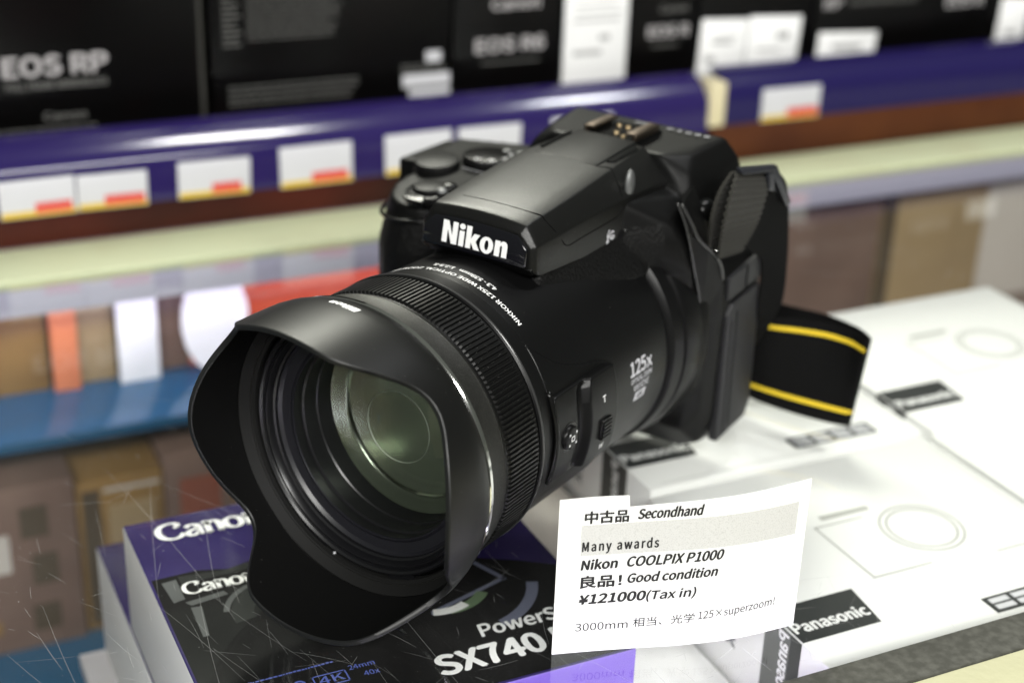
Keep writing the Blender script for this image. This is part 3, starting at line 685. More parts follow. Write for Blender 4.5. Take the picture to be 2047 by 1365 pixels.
# flash housing
def loop_pts(a, hb, zb, hm, zm, ht, zt, crown, lip=0):
    half = [(hb, zb), (hm, zm), (ht, zt), (ht*.62, zt + crown*.62), (ht*.3, zt + crown*.93)]
    L = [(x, z) for x, z in half] + [(0, zt + crown)] + [(-x, z) for x, z in half[::-1]]
    return [(x, a, z) for x, z in L]
secs = [loop_pts(-48.9, 21.2, 46.6, 21.0, 53.6, 16.9, 57.6, .9),
        loop_pts(-50.6, 22.7, 44.2, 22.4, 53.6, 18.1, 60.0, 1.1),
        loop_pts(-53, 23.0, 43.6, 22.6, 53.9, 18.2, 60.5, 1.2),
        loop_pts(-75, 23.6, 42.6, 23.2, 55.2, 18.6, 62.9, 1.3),
        loop_pts(-100, 25.6, 40.0, 24.6, 56.8, 17.8, 65.3, 1.0),
        loop_pts(-106, 26.2, 39.5, 25.0, 57.2, 17.4, 65.7, .9),
        loop_pts(-131, 27, 37, 27, 57.5, 15, 67.0, .5)]
V, F = [], []
for sct in secs: V += [Q(*p) for p in sct]
k = len(secs[0])
for j in range(len(secs) - 1):
    for i in range(k):
        F.append((j*k + i, j*k + (i + 1) % k, (j + 1)*k + (i + 1) % k, (j + 1)*k + i))
F.append(tuple(range(k))[::-1]); F.append(tuple(range((len(secs) - 1)*k, len(secs)*k)))
fh = link('flash_housing', V, F, M['speckled'], cmr)
bm = bmesh.new(); bm.from_mesh(fh.data); bmesh.ops.recalc_face_normals(bm, faces=bm.faces); bm.to_mesh(fh.data); bm.free()
bevel(fh, 0.45*MM, 2, 24)
# name plate: glossy inset with a thin lit edge
pl = loop_pts(0, 20.3, 47.2, 20.2, 53.2, 16.3, 56.9, .8)
ya = lambda z: -48.55 + (57 - z)*0.19
V = [Q(x, ya(z), z) for x, _, z in pl] + [Q(x, ya(z) - 1.5, z) for x, _, z in pl]; k = len(pl)
F = [tuple(range(k)), tuple(range(k, 2*k))[::-1]] + [(i, k + i, k + (i + 1) % k, (i + 1) % k) for i in range(k)]
npl = link('name_plate', V, F, M['gloss'], cmr)
bm = bmesh.new(); bm.from_mesh(npl.data); bmesh.ops.recalc_face_normals(bm, faces=bm.faces); bm.to_mesh(npl.data); bm.free()
bevel(npl, 0.5*MM, 2, 24)
# heavy wordmark
v2, f = heavy_logo(25.6, 7.2)
lettering([(v2, f, 0, 0)], lambda X, Y: Q(-12.4 + X, ya(48.9 + Y) + .10, 48.9 + Y), M['white_ink'], npl)
# lower lip under the plate
hullbm = bmesh.new(); hull(hullbm, [Q(*p) for p in ((-21.6, -47.4, 46.8), (21.6, -47.4, 46.8), (-20.5, -51, 43.2), (20.5, -51, 43.2), (-22.4, -53, 46.5), (22.4, -53, 46.5), (-20, -56, 43.2), (20, -56, 43.2))])
bevel(from_bm('plate_lip', hullbm, M['semi'], cmr), 0.5*MM, 2, 25)
# panel seam of the pop-up flash
def ztop_(x, a): return interp([(-131, 67.0), (-106, 65.7), (-100, 65.3), (-75, 62.9), (-53, 60.5)], a) + interp([(-131, .5), (-100, 1.0), (-53, 1.2)], a)*(1 - (abs(x)/18.2)**2)
def xside(a, z):
    zb = interp([(-131, 37), (-100, 40), (-75, 42.6), (-53, 43.6)], a); zm = interp([(-131, 57.5), (-100, 56.8), (-75, 55.2), (-53, 53.9)], a); zt = interp([(-131, 67), (-100, 65.3), (-75, 62.9), (-53, 60.5)], a)
    hb = interp([(-131, 27), (-100, 25.6), (-75, 23.6), (-53, 23)], a); hm = interp([(-131, 27), (-100, 24.6), (-75, 23.2), (-53, 22.6)], a); ht = interp([(-131, 15), (-100, 17.8), (-75, 18.6), (-53, 18.2)], a)
    return interp([(zb, hb), (zm, hm), (zt, ht)], z)
bm = bmesh.new()
sp = [(-12, -58.2), (-4, -58.0), (6, -58.2), (14, -58.8), (18.2, -59.3)]
pts = [Q(x, a, ztop_(x, a) + .02) for x, a in sp]
pts += [Q(xside(a, z) + .02, a, z) for a, z in ((-59.8, 59.5), (-62, 56), (-65.0, 52), (-66.6, 50.3), (-69, 49.4), (-72, 49.6), (-80, 50.3), (-90, 51.1), (-96, 51.7), (-98.6, 52.6), (-100.0, 54.2), (-101.6, 58), (-103.2, 62), (-104.0, 64.8))]
pts += [Q(x, a, ztop_(x, a) + .02) for x, a in ((17.2, -104.4), (14.5, -103.6), (13.2, -102.6))]
tube_path(bm, smooth_pts(pts, 4), 0.17*MM, 6)
from_bm('panel_seam', bm, M['line'], fh, True)
# hatch in front of the shoe
hb_ = bmesh.new(); hull(hb_, [Q(*p) for p in ((-12.6, -102.5, 66.4), (12.6, -102.5, 66.4), (-12.9, -101.6, 65.2), (12.9, -101.6, 65.2), (-12, -131, 68.2), (12, -131, 68.2), (-12.9, -131, 65.5), (12.9, -131, 65.5))])
hatch = bevel(from_bm('shoe_cover', hb_, M['shell'], cmr), 0.6*MM, 2, 25)
for s in (-1, 1):
    g = bmesh.new(); hull(g, [Q(s*x, a, z) for x, a, z in ((13.2, -108, 65.0), (16.5, -110, 65.2), (13.2, -108, 66.8), (15, -110, 66.6), (13.2, -128, 66.0), (16.0, -126, 66.0), (13.2, -128, 68.0), (15, -126, 67.4))])
    from_bm('hinge_cover', g, M['semi'], cmr)
# hot shoe
shoe = bmesh.new(); hull(shoe, [Q(*p) for p in ((-11, -130, 66), (11, -130, 66), (-11, -130, 67.6), (11, -130, 67.6), (-11, -152, 66), (11, -152, 66), (-11, -152, 67.4), (11, -152, 67.4))])
sh = from_bm('hot_shoe', shoe, M['semi'], cmr)
for s in (-1, 1):
    b_ = bmesh.new()
    hull(b_, [Q(s*x, a, z) for x in (6.6, 10.6) for a in (-132, -150) for z in (69.2, 70.1)])
    hull(b_, [Q(s*x, a, z) for x in (9.4, 10.8) for a in (-132, -150) for z in (67.0, 70.0)])
    bevel(from_bm('rail', b_, M['steel'], sh), 0.25*MM, 2, 25)
for x, a in ((0, -137), (-4.0, -146), (4.2, -146), (4.4, -134.5), (0, -146)):
    c_ = bmesh.new(); bmesh.ops.create_cone(c_, cap_ends=True, segments=16, radius1=1.1*MM, radius2=0.9*MM, depth=.6*MM, matrix=Matrix.Translation(Q(x, a, 67.9))); from_bm('contact', c_, M['brass'], sh)
# rear edge lettering
its = []
v2, f = fit_text('P1000', 17, 2.0, 0.03, 0, 1.25); its.append((v2, f, 11, 0)); v2, f = fit_text('GPS', 5, 1.5, 0.02); its.append((v2, f, -3, .4))
lettering(its, lambda X, Y: Q(X, -155.5 - Y, 67.1), M['grey_ink'], cmr)
# flash release dimple, flash button and its symbol
def ellipsoid(name, c, r, m, par, axes=None, seg=24):
    b_ = bmesh.new(); bmesh.ops.create_uvsphere(b_, u_segments=seg, v_segments=seg//2, radius=1.0)
    for v in b_.verts: v.co = Q(c[0] + v.co.x*r[0], c[1] - v.co.y*r[1], c[2] + v.co.z*r[2])
    return from_bm(name, b_, m, par, True)
ellipsoid('release_tab', (23.6, -106.6, 61.0), (1.5, 2.6, 5.2), M['dimple'], cmr)
ellipsoid('flash_button', (25.0, -102.5, 45.6), (1.9, 2.0, 1.7), M['semi'], cmr)
ellipsoid('button_recess', (24.6, -101.4, 44.6), (1.6, 4.2, 2.5), M['line'], cmr)
bolt = poly2([(0.9, 2.6), (-.5, 0.2), (0.25, 0.3), (-.35, -1.2), (-.8, -1.0), (-.3, -2.4), (1.0, -1.3), (.5, -1.25), (1.1, .9), (.35, .8), (1.6, 2.6)])
lettering([(bolt[0], bolt[1], 0, 0), (*arc_band(2.9, .3, 1.0, 1.55, 40, 340), 0, 0), (*arc_band(3.2, -.3, .3, .75, 0, 350), 0, 0)],
          lambda X, Y: Q(xside(-91.6 - X, 45.8 + Y) + .05, -91.6 - X, 45.8 + Y), M['grey_ink'], fh)

# lens barrel
barrel = lathe('lens_barrel', [(-19.6, 44), (-19.6, 46.6), (-20.2, 47.1), (-21.2, 47.1), (-21.8, 46.5), (-23.5, 46.3), (-27.4, 46.2), (-28.0, 45.8), (-28.4, 45.45), (-29.2, 45.5),
                              (-40, 45.3), (-60, 44.9), (-85, 44.6), (-103.6, 44.5), (-105.0, 44.3), (-105.6, 43.2), (-107.0, 43.2), (-107.6, 44.6), (-108.6, 45.6), (-112.6, 46.4), (-113.4, 46.6), (-114.0, 45.4), (-115.2, 45.4),
                              (-115.8, 46.6), (-117.0, 47.1), (-124.6, 47.7), (-125.6, 47.5), (-126.4, 46.0), (-131, 46)], M['satin'], cmr, 200)
# polished edge lines on the front of the barrel
lathe('edge_ring', [(-20.0, 46.9), (-20.3, 47.25), (-20.9, 47.25), (-21.2, 47.0)], M['edge'], cmr, 200)
# lettering round the collar, read from behind the lens
def oncyl(r, a0, th0):
    return lambda X, Y: Q(r*math.sin(math.radians(th0) - X/r), a0 - Y*1.0, r*math.cos(math.radians(th0) - X/r))
r_ = 45.66
v2, f = fit_text('NIKKOR 125X WIDE OPTICAL ZOOM ED VR', 58, 1.75, 0.028); i1 = (v2, f, 0, 0)
lettering([([(q[0], -q[1], *q[2:]) for q in v2], f, 0, 0)], lambda X, Y: Q(r_*math.sin(math.radians(39.5) - X/r_), -33.2 - Y, r_*math.cos(math.radians(39.5) - X/r_)), M['white_ink'], cmr, sub=1.2*1)
v2, f = fit_text('4.3 - 539mm   1:2.8-8', 24.5, 1.75, 0.028)
lettering([([(q[0], -q[1], *q[2:]) for q in v2], f, 0, 0)], lambda X, Y: Q(r_*math.sin(math.radians(21.5) - X/r_), -37.4 - Y, r_*math.cos(math.radians(21.5) - X/r_)), M['white_ink'], cmr, sub=1.2*1)

# ribbed zoom ring
NR = 182; V, F = [], []
prof = [(-1.6, 0.0), (-2.6, 0.0), (-3.1, 1.0), (-18.2, 1.0), (-18.8, 0.0), (-19.6, 0.0)]
per = [(0.0, 1), (0.40, 1), (0.56, 0), (0.86, 0)]
n = NR*len(per)
for a, hgt in prof:
    for i in range(NR):
        for ph, on in per:
            t = 2*math.pi*(i + ph)/NR; r = 46.15 + (0.75 if on else -0.05)*hgt
            V.append(Q(r*math.sin(t), a, r*math.cos(t)))
for j in range(len(prof) - 1):
    for i in range(n): F.append((j*n + i, j*n + (i + 1) % n, (j + 1)*n + (i + 1) % n, (j + 1)*n + i))
zr = link('zoom_ring', V, F, M['rubber'], cmr)
bm = bmesh.new(); bm.from_mesh(zr.data); bmesh.ops.recalc_face_normals(bm, faces=bm.faces); bm.to_mesh(zr.data); bm.free()
lathe('ring_band', [(-1.8, 46.0), (-0.6, 46.6), (0.0, 46.95), (0.7, 46.75), (5.5, 46.9), (9.3, 47.1), (9.8, 46.8), (10.0, 46.0)], M['anod'], cmr, 200)
lathe('trim_ring', [(9.6, 46.4), (9.7, 48.6), (10.0, 49.3), (10.4, 49.65), (11.6, 49.75), (11.9, 49.5), (12.1, 48.6)], M['chrome'], cmr, 200)

# petal hood: the rim runs in and out with the angle round the axis
RIM = [(-180, 41.2), (-170, 41.1), (-162, 40.7), (-156, 39.9), (-151.5, 37.4), (-147, 33.3), (-143.5, 29.3), (-140.3, 25.4), (-136.6, 22.2), (-132.5, 20.5), (-128, 20.6), (-123, 22.2), (-117, 24.6), (-110, 27.3), (-103, 29.5), (-96, 31.5), (-90, 32.7), (-84.5, 33.1), (-78.5, 32.7), (-72.5, 31.5), (-66.5, 29.9), (-61, 28.0), (-56, 26.2), (-51, 25.2), (-47, 25.6), (-43, 26.9), (-39, 29.1), (-35, 32.5), (-30, 36.6), (-26.5, 39.7), (-23.5, 42.2), (-20, 43.3), (-14, 43.9), (-4, 44.8), (3, 45.2), (8, 45.4), (13, 45.4), (17.5, 45.0), (20.6, 44.2), (23.9, 42.4), (27.6, 39.6), (31.2, 36.5), (36.2, 32.5), (40, 29.2), (44, 27.0), (48.3, 25.8), (52.8, 25.7), (57.8, 27.0), (63.6, 29.2), (70.9, 31.5), (78.5, 33.3), (85, 34.3), (92, 34.6), (99, 34.0), (107, 31.8), (114, 27.6), (120, 23.2), (126, 20.8), (131, 20.8), (136, 24.5), (140, 29.0), (143.5, 33.3), (147.5, 37.5), (152, 39.9), (158, 40.8), (168, 41.1), (180, 41.2)]
NH = 360
rim = [interp(RIM, -180 + 360*i/NH) for i in range(NH)]
rim = [(rim[i - 2] + rim[i - 1]*2 + rim[i]*3 + rim[(i + 1) % NH]*2 + rim[(i + 2) % NH])/9 for i in range(NH)]
def r_out(a): return interp([(11.8, 49.3), (13, 50.1), (15, 50.8), (18, 51.3), (24, 51.45), (46, 51.3)], a)
def r_in(a): return interp([(11.8, 47.0), (13, 48.6), (18, 49.3), (24, 49.5), (46, 49.6)], a)
rows = []
for q in (0, .06, .14, .25, .4, .6, .8, .93): rows.append(('o', q))
rows += [('e', 0), ('e', 1), ('e', 2), ('e', 3)]
for q in (.93, .8, .6, .4, .25, .12, .03): rows.append(('i', q))
V, F, FM = [], [], []
for kind, q in rows:
    for i in range(NH):
        t = math.radians(-180 + 360*i/NH); R_ = rim[i]
        if kind == 'o': a = 11.8 + (R_ - 11.8)*q; r = r_out(a)
        elif kind == 'i': a = 12.6 + (R_ - 12.6)*q; r = r_in(a)
        else: a, r = ((R_ - .35, r_out(R_)), (R_, r_out(R_) - .3), (R_, r_in(R_) + .3), (R_ - .35, r_in(R_)))[q]
        V.append(Q(r*math.sin(t), a, r*math.cos(t)))
for j in range(len(rows) - 1):
    for i in range(NH):
        F.append((j*NH + i, j*NH + (i + 1) % NH, (j + 1)*NH + (i + 1) % NH, (j + 1)*NH + i)); FM.append(1 if rows[j][0] == 'i' or (rows[j][0] == 'e' and rows[j + 1][0] == 'i') else (2 if rows[j][0] == 'e' else 0))
M['hood_rim'] = mat('hood_rim', (0.008, 0.0085, 0.0085), 0.45, spec=0.4)
hood = link('lens_hood', V, F, None, cmr, mats=[M['hood'], M['hood_in'], M['hood_rim']], fmats=FM)
bm = bmesh.new(); bm.from_mesh(hood.data); bmesh.ops.recalc_face_normals(bm, faces=bm.faces); bm.to_mesh(hood.data); bm.free(); autosmooth(hood, 40)
M['hood_band'] = mat('hood_band', (0.006, 0.006, 0.0058), 0.7, spec=0.22)
lathe('hood_flange', [(12.7, 48.7), (12.3, 48.4), (10.2, 46.6), (9.4, 46.0), (9.2, 44.9), (8.2, 44.7), (7.4, 44.7)], M['hood_band'], hood, 200)
v2, f = heavy_logo(10.6, 2.4, .25)
lettering([([(q[0], -q[1], *q[2:]) for q in v2], f, 0, 0)], lambda X, Y: Q(51.42*math.sin(math.radians(7.6) - X/51.42), 18.2 - Y, 51.42*math.cos(math.radians(7.6) - X/51.42)), M['white_ink'], hood, sub=1.5)

# front of the lens: mount lugs, filter thread, inner tube and glass
lathe('filter_mount', [(4.0, 46.0), (8.6, 43.6), (9.4, 43.2), (9.6, 42.6), (9.0, 41.9), (9.3, 41.5), (8.7, 41.2), (9.1, 40.8), (9.2, 40.2), (8.2, 39.6), (6.8, 39.3), (6.4, 38.6), (5.4, 38.5)], M['tube'], cmr, 200)
lathe('bezel_ring', [(5.2, 38.6), (4.2, 37.6), (3.8, 34.4), (4.4, 33.4), (4.4, 33.0), (3.9, 32.8)], M['tube2'], cmr, 200)
lathe('inner_tube', [(4.0, 32.9), (1.5, 32.8), (1.2, 33.4), (-0.4, 33.4), (-0.8, 32.6), (-4.2, 32.5), (-4.6, 33.0), (-7.0, 32.9), (-7.4, 32.5), (-14.0, 32.4), (-20, 28)], M['tube'], cmr, 160)
R0 = 96.0
capp = [(-13.2 + (math.sqrt(R0*R0 - r*r) - math.sqrt(R0*R0 - 32.2**2)), r) for r in [32.2*(1 - i/26) for i in range(26)] + [0.02]]
fl = lathe('front_lens', capp, M['frontglass'], cmr, 120)
lathe('inner_lens', [(-13.6 - 7.5*(1 - (r/32.2)**2), r) for r in (32.2, 31, 30, 29, 28, 27.4)] + [(-15.9, 27.2), (-17.2, 26.8)], M['innerlens'], cmr, 120)
lathe('rear_lens', [(-17.1 - 4.6*(1 - (r/26.8)**2), r) for r in (26.8, 24, 20.5, 17, 14, 11, 8, 5, 2, .02)], M['rearlens'], cmr, 100)
M['reflection_ring'] = mat('reflection_ring', (0.30, 0.33, 0.28), 0.3)
lathe('reflection_ring', [(-8.6, 12.2), (-8.2, 12.28), (-8.6, 12.36)], M['reflection_ring'], cmr, 120)  # circular reflection in the front glass, modelled as a thin pale ring
for th in (-32, 88, 160, 208):                    # bayonet lugs between hood and barrel
    lathe('mount_lug', [(6.5, 43.0), (6.5, 45.0), (8.8, 45.2), (9.1, 43.4)], M['tube'], cmr, 10, th0=th - 7, th1=th + 7)
c_ = bmesh.new(); bmesh.ops.create_icosphere(c_, subdivisions=1, radius=.55*MM, matrix=Matrix.Translation(Q(44.3*math.sin(math.radians(196)), 9.0, 44.3*math.cos(math.radians(196))))); from_bm('index_mark', c_, M['grey_ink'], cmr)

M['dust'] = mat('dust', (0.32, 0.32, 0.30), 0.7)
def dust(name, par, pts):
    bm = bmesh.new()
    for p, n_ in pts:
        n_ = Vector(n_).normalized(); a_ = n_.orthogonal().normalized(); b2 = n_.cross(a_); s_ = random.choice((.045, .06, .06, .08, .11)); r0 = random.uniform(0, 6)
        bm.faces.new([bm.verts.new(p + (n_*.03 + (a_*math.cos(r0 + k*2.1) + b2*math.sin(r0 + k*2.1))*s_*random.uniform(.6, 1.3))*MM) for k in range(3)])
    o = from_bm(name, bm, M['dust'], par); o['kind'] = 'stuff'; return o
P_ = []
for _ in range(170):
    i_ = random.randrange(NH); t = math.radians(-180 + 360*i_/NH)
    if not -30 < math.degrees(t) < 112: continue
    a = random.uniform(13.5, rim[i_] - 1); r = r_out(a); P_.append((Q(r*math.sin(t), a, r*math.cos(t)), (math.sin(t), 0, math.cos(t))))
for _ in range(70):
    i_ = random.randrange(NH); t = math.radians(-180 + 360*i_/NH); a = random.uniform(14, rim[i_] - 1); r = r_in(a) - .06
    if abs(math.degrees(t)) > 95: P_.append((Q(r*math.sin(t), a, r*math.cos(t)), (-math.sin(t), 0, -math.cos(t))))
dust('dust_speck', hood, P_)
P_ = []
for _ in range(190):
    t = math.radians(random.uniform(-20, 125)); a = random.uniform(-18, -3); P_.append((Q(46.95*math.sin(t), a, 46.95*math.cos(t)), (math.sin(t), 0, math.cos(t))))
dust('dust_speck', zr, P_)
P_ = []
for _ in range(150):
    x = random.uniform(-16, 17); a = random.uniform(-100, -54); P_.append((Q(x, a, ztop_(x, a)), (0, -.1, 1)))
for _ in range(60):
    a = random.uniform(-100, -54); z = random.uniform(45, 58); P_.append((Q(xside(a, z) + .02, a, z), (1, 0, .1)))
dust('dust_speck', fh, P_)
P_ = []
for _ in range(110):
    t = math.radians(random.uniform(20, 120)); a = random.uniform(-104, -30); r = 45.6 if a > -40 else 45.0; P_.append((Q(r*math.sin(t), a, r*math.cos(t)), (math.sin(t), 0, math.cos(t))))
dust('dust_speck', barrel, P_)

# control pad on the side of the barrel (a height field over angle and length)
def rrect(th, a, t0, t1, a0, a1, rad, k=.79):
    """signed distance in mm (inside negative) of a rounded rectangle, th in degrees"""
    x = (th - (t0 + t1)/2)*k; y = a - (a0 + a1)/2
    qx = abs(x) - (t1 - t0)/2*k + rad; qy = abs(y) - (a1 - a0)/2 + rad
    return math.hypot(max(qx, 0), max(qy, 0)) + min(max(qx, qy), 0) - rad
def field(name, hfun, t0, t1, a0, a1, nt, na, m, base=44.6):
    V, F, on = [], [], []
    for i in range(nt + 1):
        for j in range(na + 1):
            th = t0 + (t1 - t0)*i/nt; a = a0 + (a1 - a0)*j/na; h = hfun(th, a); r = base + h; t = math.radians(th)
            V.append(Q(r*math.sin(t), a, r*math.cos(t))); on.append(h > -.3)
    for i in range(nt):
        for j in range(na):
            q = (i*(na + 1) + j, (i + 1)*(na + 1) + j, (i + 1)*(na + 1) + j + 1, i*(na + 1) + j + 1)
            if any(on[k_] for k_ in q): F.append(q)
    o = link(name, V, F, m, cmr, True)
    bm = bmesh.new(); bm.from_mesh(o.data); bmesh.ops.delete(bm, geom=[v for v in bm.verts if not v.link_faces], context='VERTS'); bmesh.ops.recalc_face_normals(bm, faces=bm.faces)
    if sum(f_.normal.dot(f_.calc_center_median() - Vector(Q(0, -(f_.calc_center_median().y*-1000), 0))) for f_ in bm.faces) < 0: bmesh.ops.reverse_faces(bm, faces=bm.faces)
    bm.to_mesh(o.data); bm.free(); return o
def cheek(th, a):
    lip = interp([(-70, 76), (-66.5, 72), (-63.5, 69.6), (-60, 68), (-56, 66.8), (-50, 65.2), (-42, 61.4), (-37, 58.0), (-33, 53), (-29, 47.6), (-28, 45)], a)
    d1 = (lip - th)*.79; d2 = (-66.8 - a) if th > 74 else -9
    d = max(d1, d2, a + 28.2)
    return -1.0 + 2.1*ss((.55 - d)/1.0)
field('barrel_cheek', cheek, 40, 176, -69, -27.6, 150, 80, M['satin'])
def pad(th, a):
    d = rrect(th, a, 70, 109.5, -64.2, -28.6, 3.0)
    h = -1.0 + 3.3*ss((.5 - d)/1.3)
    # rear half stands higher behind a curved step
    edge = -44.2 - 1.6*math.cos((th - 90)/20*1.2) + interp([(66, -5.5), (74, -1.5), (80, 0)], th)
    st = ss((edge - a)/2.6 + .5)
    h += 1.9*st*ss((.2 - d)/1.6)
    # a shallow valley ahead of the step
    h -= .75*math.exp(-((a - edge - 2.2)/1.9)**2)*ss((-.6 - d)/2)
    return h
pd = field('control_pad', pad, 64, 116, -66, -27.4, 130, 100, M['satin'])
# finger ridge along the front of the pad
bm = bmesh.new()
tube_path(bm, [Q(r*math.sin(math.radians(t)), a, r*math.cos(math.radians(t))) for t, a, r in [(67.5 + i*2.1, -28.6 + .5*abs(i - 9)/9, 46.9 - .5*((i - 9)/9)**2) for i in range(20)]], .95*MM, 8)
from_bm('pad_ridge', bm, M['semi'], cmr, True)
def disc_on(name, th, a, r, rad, hgt, m, par, dome=.25, n=40, rim_r=.3):
    t = math.radians(th); c = Vector((math.sin(t), 0, math.cos(t))); tx = Vector((math.cos(t), 0, -math.sin(t)))   # c outward, tx along increasing angle
    P0 = Vector((r*math.sin(t), -a, r*math.cos(t) + BASE))
    rings = [(rad, -1.0), (rad, hgt - rim_r), (rad - rim_r*.4, hgt - rim_r*.25), (rad - rim_r, hgt), (rad*.6, hgt + dome*.6), (rad*.25, hgt + dome*.95)]
    V, F = [], []
    for rr, h in rings:
        for i in range(n):
            p = 2*math.pi*i/n; V.append((P0 + tx*(rr*math.cos(p)) + Vector((0, 1, 0))*(rr*math.sin(p)) + c*h)*MM)
    V.append((P0 + c*(hgt + dome))*MM)
    for j in range(len(rings) - 1):
        for i in range(n): F.append((j*n + i, j*n + (i + 1) % n, (j + 1)*n + (i + 1) % n, (j + 1)*n + i))
    j = len(rings) - 1
    for i in range(n): F.append((j*n + i, j*n + (i + 1) % n, len(V) - 1))
    o = link(name, V, F, m, par, True); autosmooth(o, 50)
    fn = lambda X, Y, hh: (P0 + Vector((0, 1, 0))*X - tx*Y + c*hh)*MM      # X runs to the rear, Y up
    return o, fn
disc_on('button_collar', 90.0, -36.0, 46.3, 5.2, .55, M['semi'], cmr, dome=-.5)
btn, bf = disc_on('snap_back_button', 90.0, -36.0, 46.5, 4.1, 1.5, M['satin'], cmr, dome=.35, rim_r=.7)
fr = [rect2(-1.0, -.9, 1.0, -.55), rect2(-1.0, .55, 1.0, .9), rect2(-1.0, -.9, -.65, .9), rect2(.65, -.9, 1.0, .9)]
for sx in (-1, 1):
    for sy in (-1, 1):
        fr += [poly2([(sx*2.3, sy*2.2), (sx*2.3, sy*1.3), (sx*2.05, sy*1.3), (sx*2.05, sy*1.95), (sx*1.4, sy*1.95), (sx*1.4, sy*2.2)]), poly2([(sx*2.2, sy*2.1), (sx*1.5, sy*1.4), (sx*1.35, sy*1.55), (sx*2.05, sy*2.25)])]
lettering([(*q, 0, 0) for q in fr], lambda X, Y: bf(X, Y, 1.92), M['white_ink'], btn)
# zoom switch in its slot
def padpt(th, a, r): t = math.radians(th); return Q(r*math.sin(t), a, r*math.cos(t))
b_ = bmesh.new(); hull(b_, [padpt(th, a, r) for th in (85.4, 100) for a in (-51.6, -59.2) for r in (46.4, 48.86)])
slot = bevel(from_bm('switch_slot', b_, M['line'], cmr), .5*MM, 2, 25)
b_ = bmesh.new(); hull(b_, [padpt(th, a, r) for th in (90.2, 98.8) for a in (-52.4, -58.4) for r in (47, 49.7)])
sw = bevel(from_bm('zoom_switch', b_, M['semi'], cmr), .35*MM, 2, 25)
b_ = bmesh.new()
for i in range(5):
    th = 91.2 + i*1.6; hull(b_, [padpt(th + e_, a, r) for e_ in (0, .75) for a in (-52.7, -58.1) for r in (49.6, 50.15)])
from_bm('switch_rib', b_, M['satin'], sw)
def pad_text(s, th, a, w, h, r=48.83):
    v2, f = fit_text(s, w, h, .03)
    lettering([(v2, f, -w/2, -h/2)], lambda X, Y: Q((r + .0)*math.sin(math.radians(th) - Y/r), a - X, (r + .0)*math.cos(math.radians(th) - Y/r)), M['white_ink'], pd, sub=1.0)
pad_text('T', 82.0, -54.6, 1.9, 2.2); pad_text('W', 103.0, -55.6, 2.5, 2.0)
# printing on the barrel flank
r_ = 44.68
def flank(items, m): lettering(items, lambda X, Y: Q(r_*math.sin(math.radians(88) - Y/r_), -79.0 - X, r_*math.cos(math.radians(88) - Y/r_)), m, barrel, sub=1.0)
its = []
v2, f = fit_text('125', 10.2, 5.0, .035); its.append((v2, f, 0.0, 2.3)); v2, f = fit_text('x', 3.6, 4.6, .03); its.append((v2, f, 10.9, 2.3))
v2, f = fit_text('OPTICAL ZOOM', 14.0, 1.7, .02); its.append((v2, f, .2, -.6)); v2, f = fit_text('WIDE', 10.4, 2.2, .01, 0.1); its.append((v2, f, 2.4, -3.8))
its += [(*poly2([(3.0, -8.0), (10.2, -8.0), (11.2, -4.8), (4.0, -4.8)]), 0, 0)]
flank(its, M['grey_ink'])
v2, f = fit_text('4K', 4.4, 2.0, .03, .2)
lettering([(v2, f, 4.9, -7.4)], lambda X, Y: Q((r_ + .05)*math.sin(math.radians(88) - Y/r_), -79.0 - X, (r_ + .05)*math.cos(math.radians(88) - Y/r_)), M['line'], barrel, sub=1.0)

# side: socket doors, ridges, strap lug
def plate(name, pts, x0, x1, m, par=cmr, bev=.5):
    b_ = bmesh.new(); hull(b_, [Q(x, a, z) for a, z in pts for x in (x0, x1)]); return bevel(from_bm(name, b_, m, par), bev*MM, 2, 25)
d1 = plate('socket_door', [(-143, -46), (-143, 6), (-146, 10), (-168, 11.5), (-170, 9), (-171, -38), (-168, -44)], 45.5, 48.9, M['door'])
d2 = plate('socket_door', [(-142, 12.5), (-142, 21), (-172, 24.5), (-172, 14.5)], 45.5, 48.7, M['door'])
bm = bmesh.new(); tube_path(bm, [Q(48.9, -150.5, 6), Q(48.95, -151, -20), Q(48.95, -152, -42)], .35*MM, 6)
tube_path(bm, [Q(48.9, -146.5, 3), Q(48.95, -147, -20), Q(48.95, -148, -44)], .3*MM, 6); tube_path(bm, [Q(48.9, -156, 22.3), Q(48.9, -156, 13.6)], .3*MM, 6)
from_bm('door_groove', bm, M['line'], d1, True)
bm = bmesh.new()
tube_path(bm, smooth_pts([Q(39.0, -113.5, 55.5), Q(41.2, -115.8, 48.5), Q(42.6, -118.5, 40), Q(43.3, -122, 30), Q(44.0, -126, 20), Q(44.2, -129.5, 8), Q(43.6, -131, -6)], 6), .55*MM, 8)
tube_path(bm, smooth_pts([Q(40, -114.5, 55.2), Q(43.2, -117.7, 47.5), Q(44.6, -120.5, 42), Q(46.6, -126.5, 36.5), Q(47.2, -131, 33), Q(47.6, -135, 28), Q(47.7, -137.5, 22)], 6), .7*MM, 8)
from_bm('body_ridge', bm, M['edge'], cmr, True)
b_ = bmesh.new(); hull(b_, [Q(*p) for p in ((40, -115, 54.5), (43.0, -117.5, 47.5), (46.4, -126.5, 36.5), (47.4, -135, 28), (47.6, -138, 20), (44, -130, 8), (43.3, -122, 30), (42.4, -118, 42), (37, -120, 56.5), (36, -131, 57), (40, -132, 48), (40, -122, 50), (40, -140, 20), (40, -134, 40))])
from_bm('front_cheek', b_, M['shell'], cmr)
bm = bmesh.new(); tube_path(bm, [Q(46 + 0*math.cos(t), -131 - 2.6*math.cos(t), 36 + 3.4*math.sin(t)) for t in [2*math.pi*i/20 for i in range(21)]], .62*MM, 8)
from_bm('strap_lug', bm, M['chrome'], cmr, True)
ellipsoid('diopter_dial', (38.5, -136, 47), (4.0, 5.5, 4.5), M['semi'], cmr)
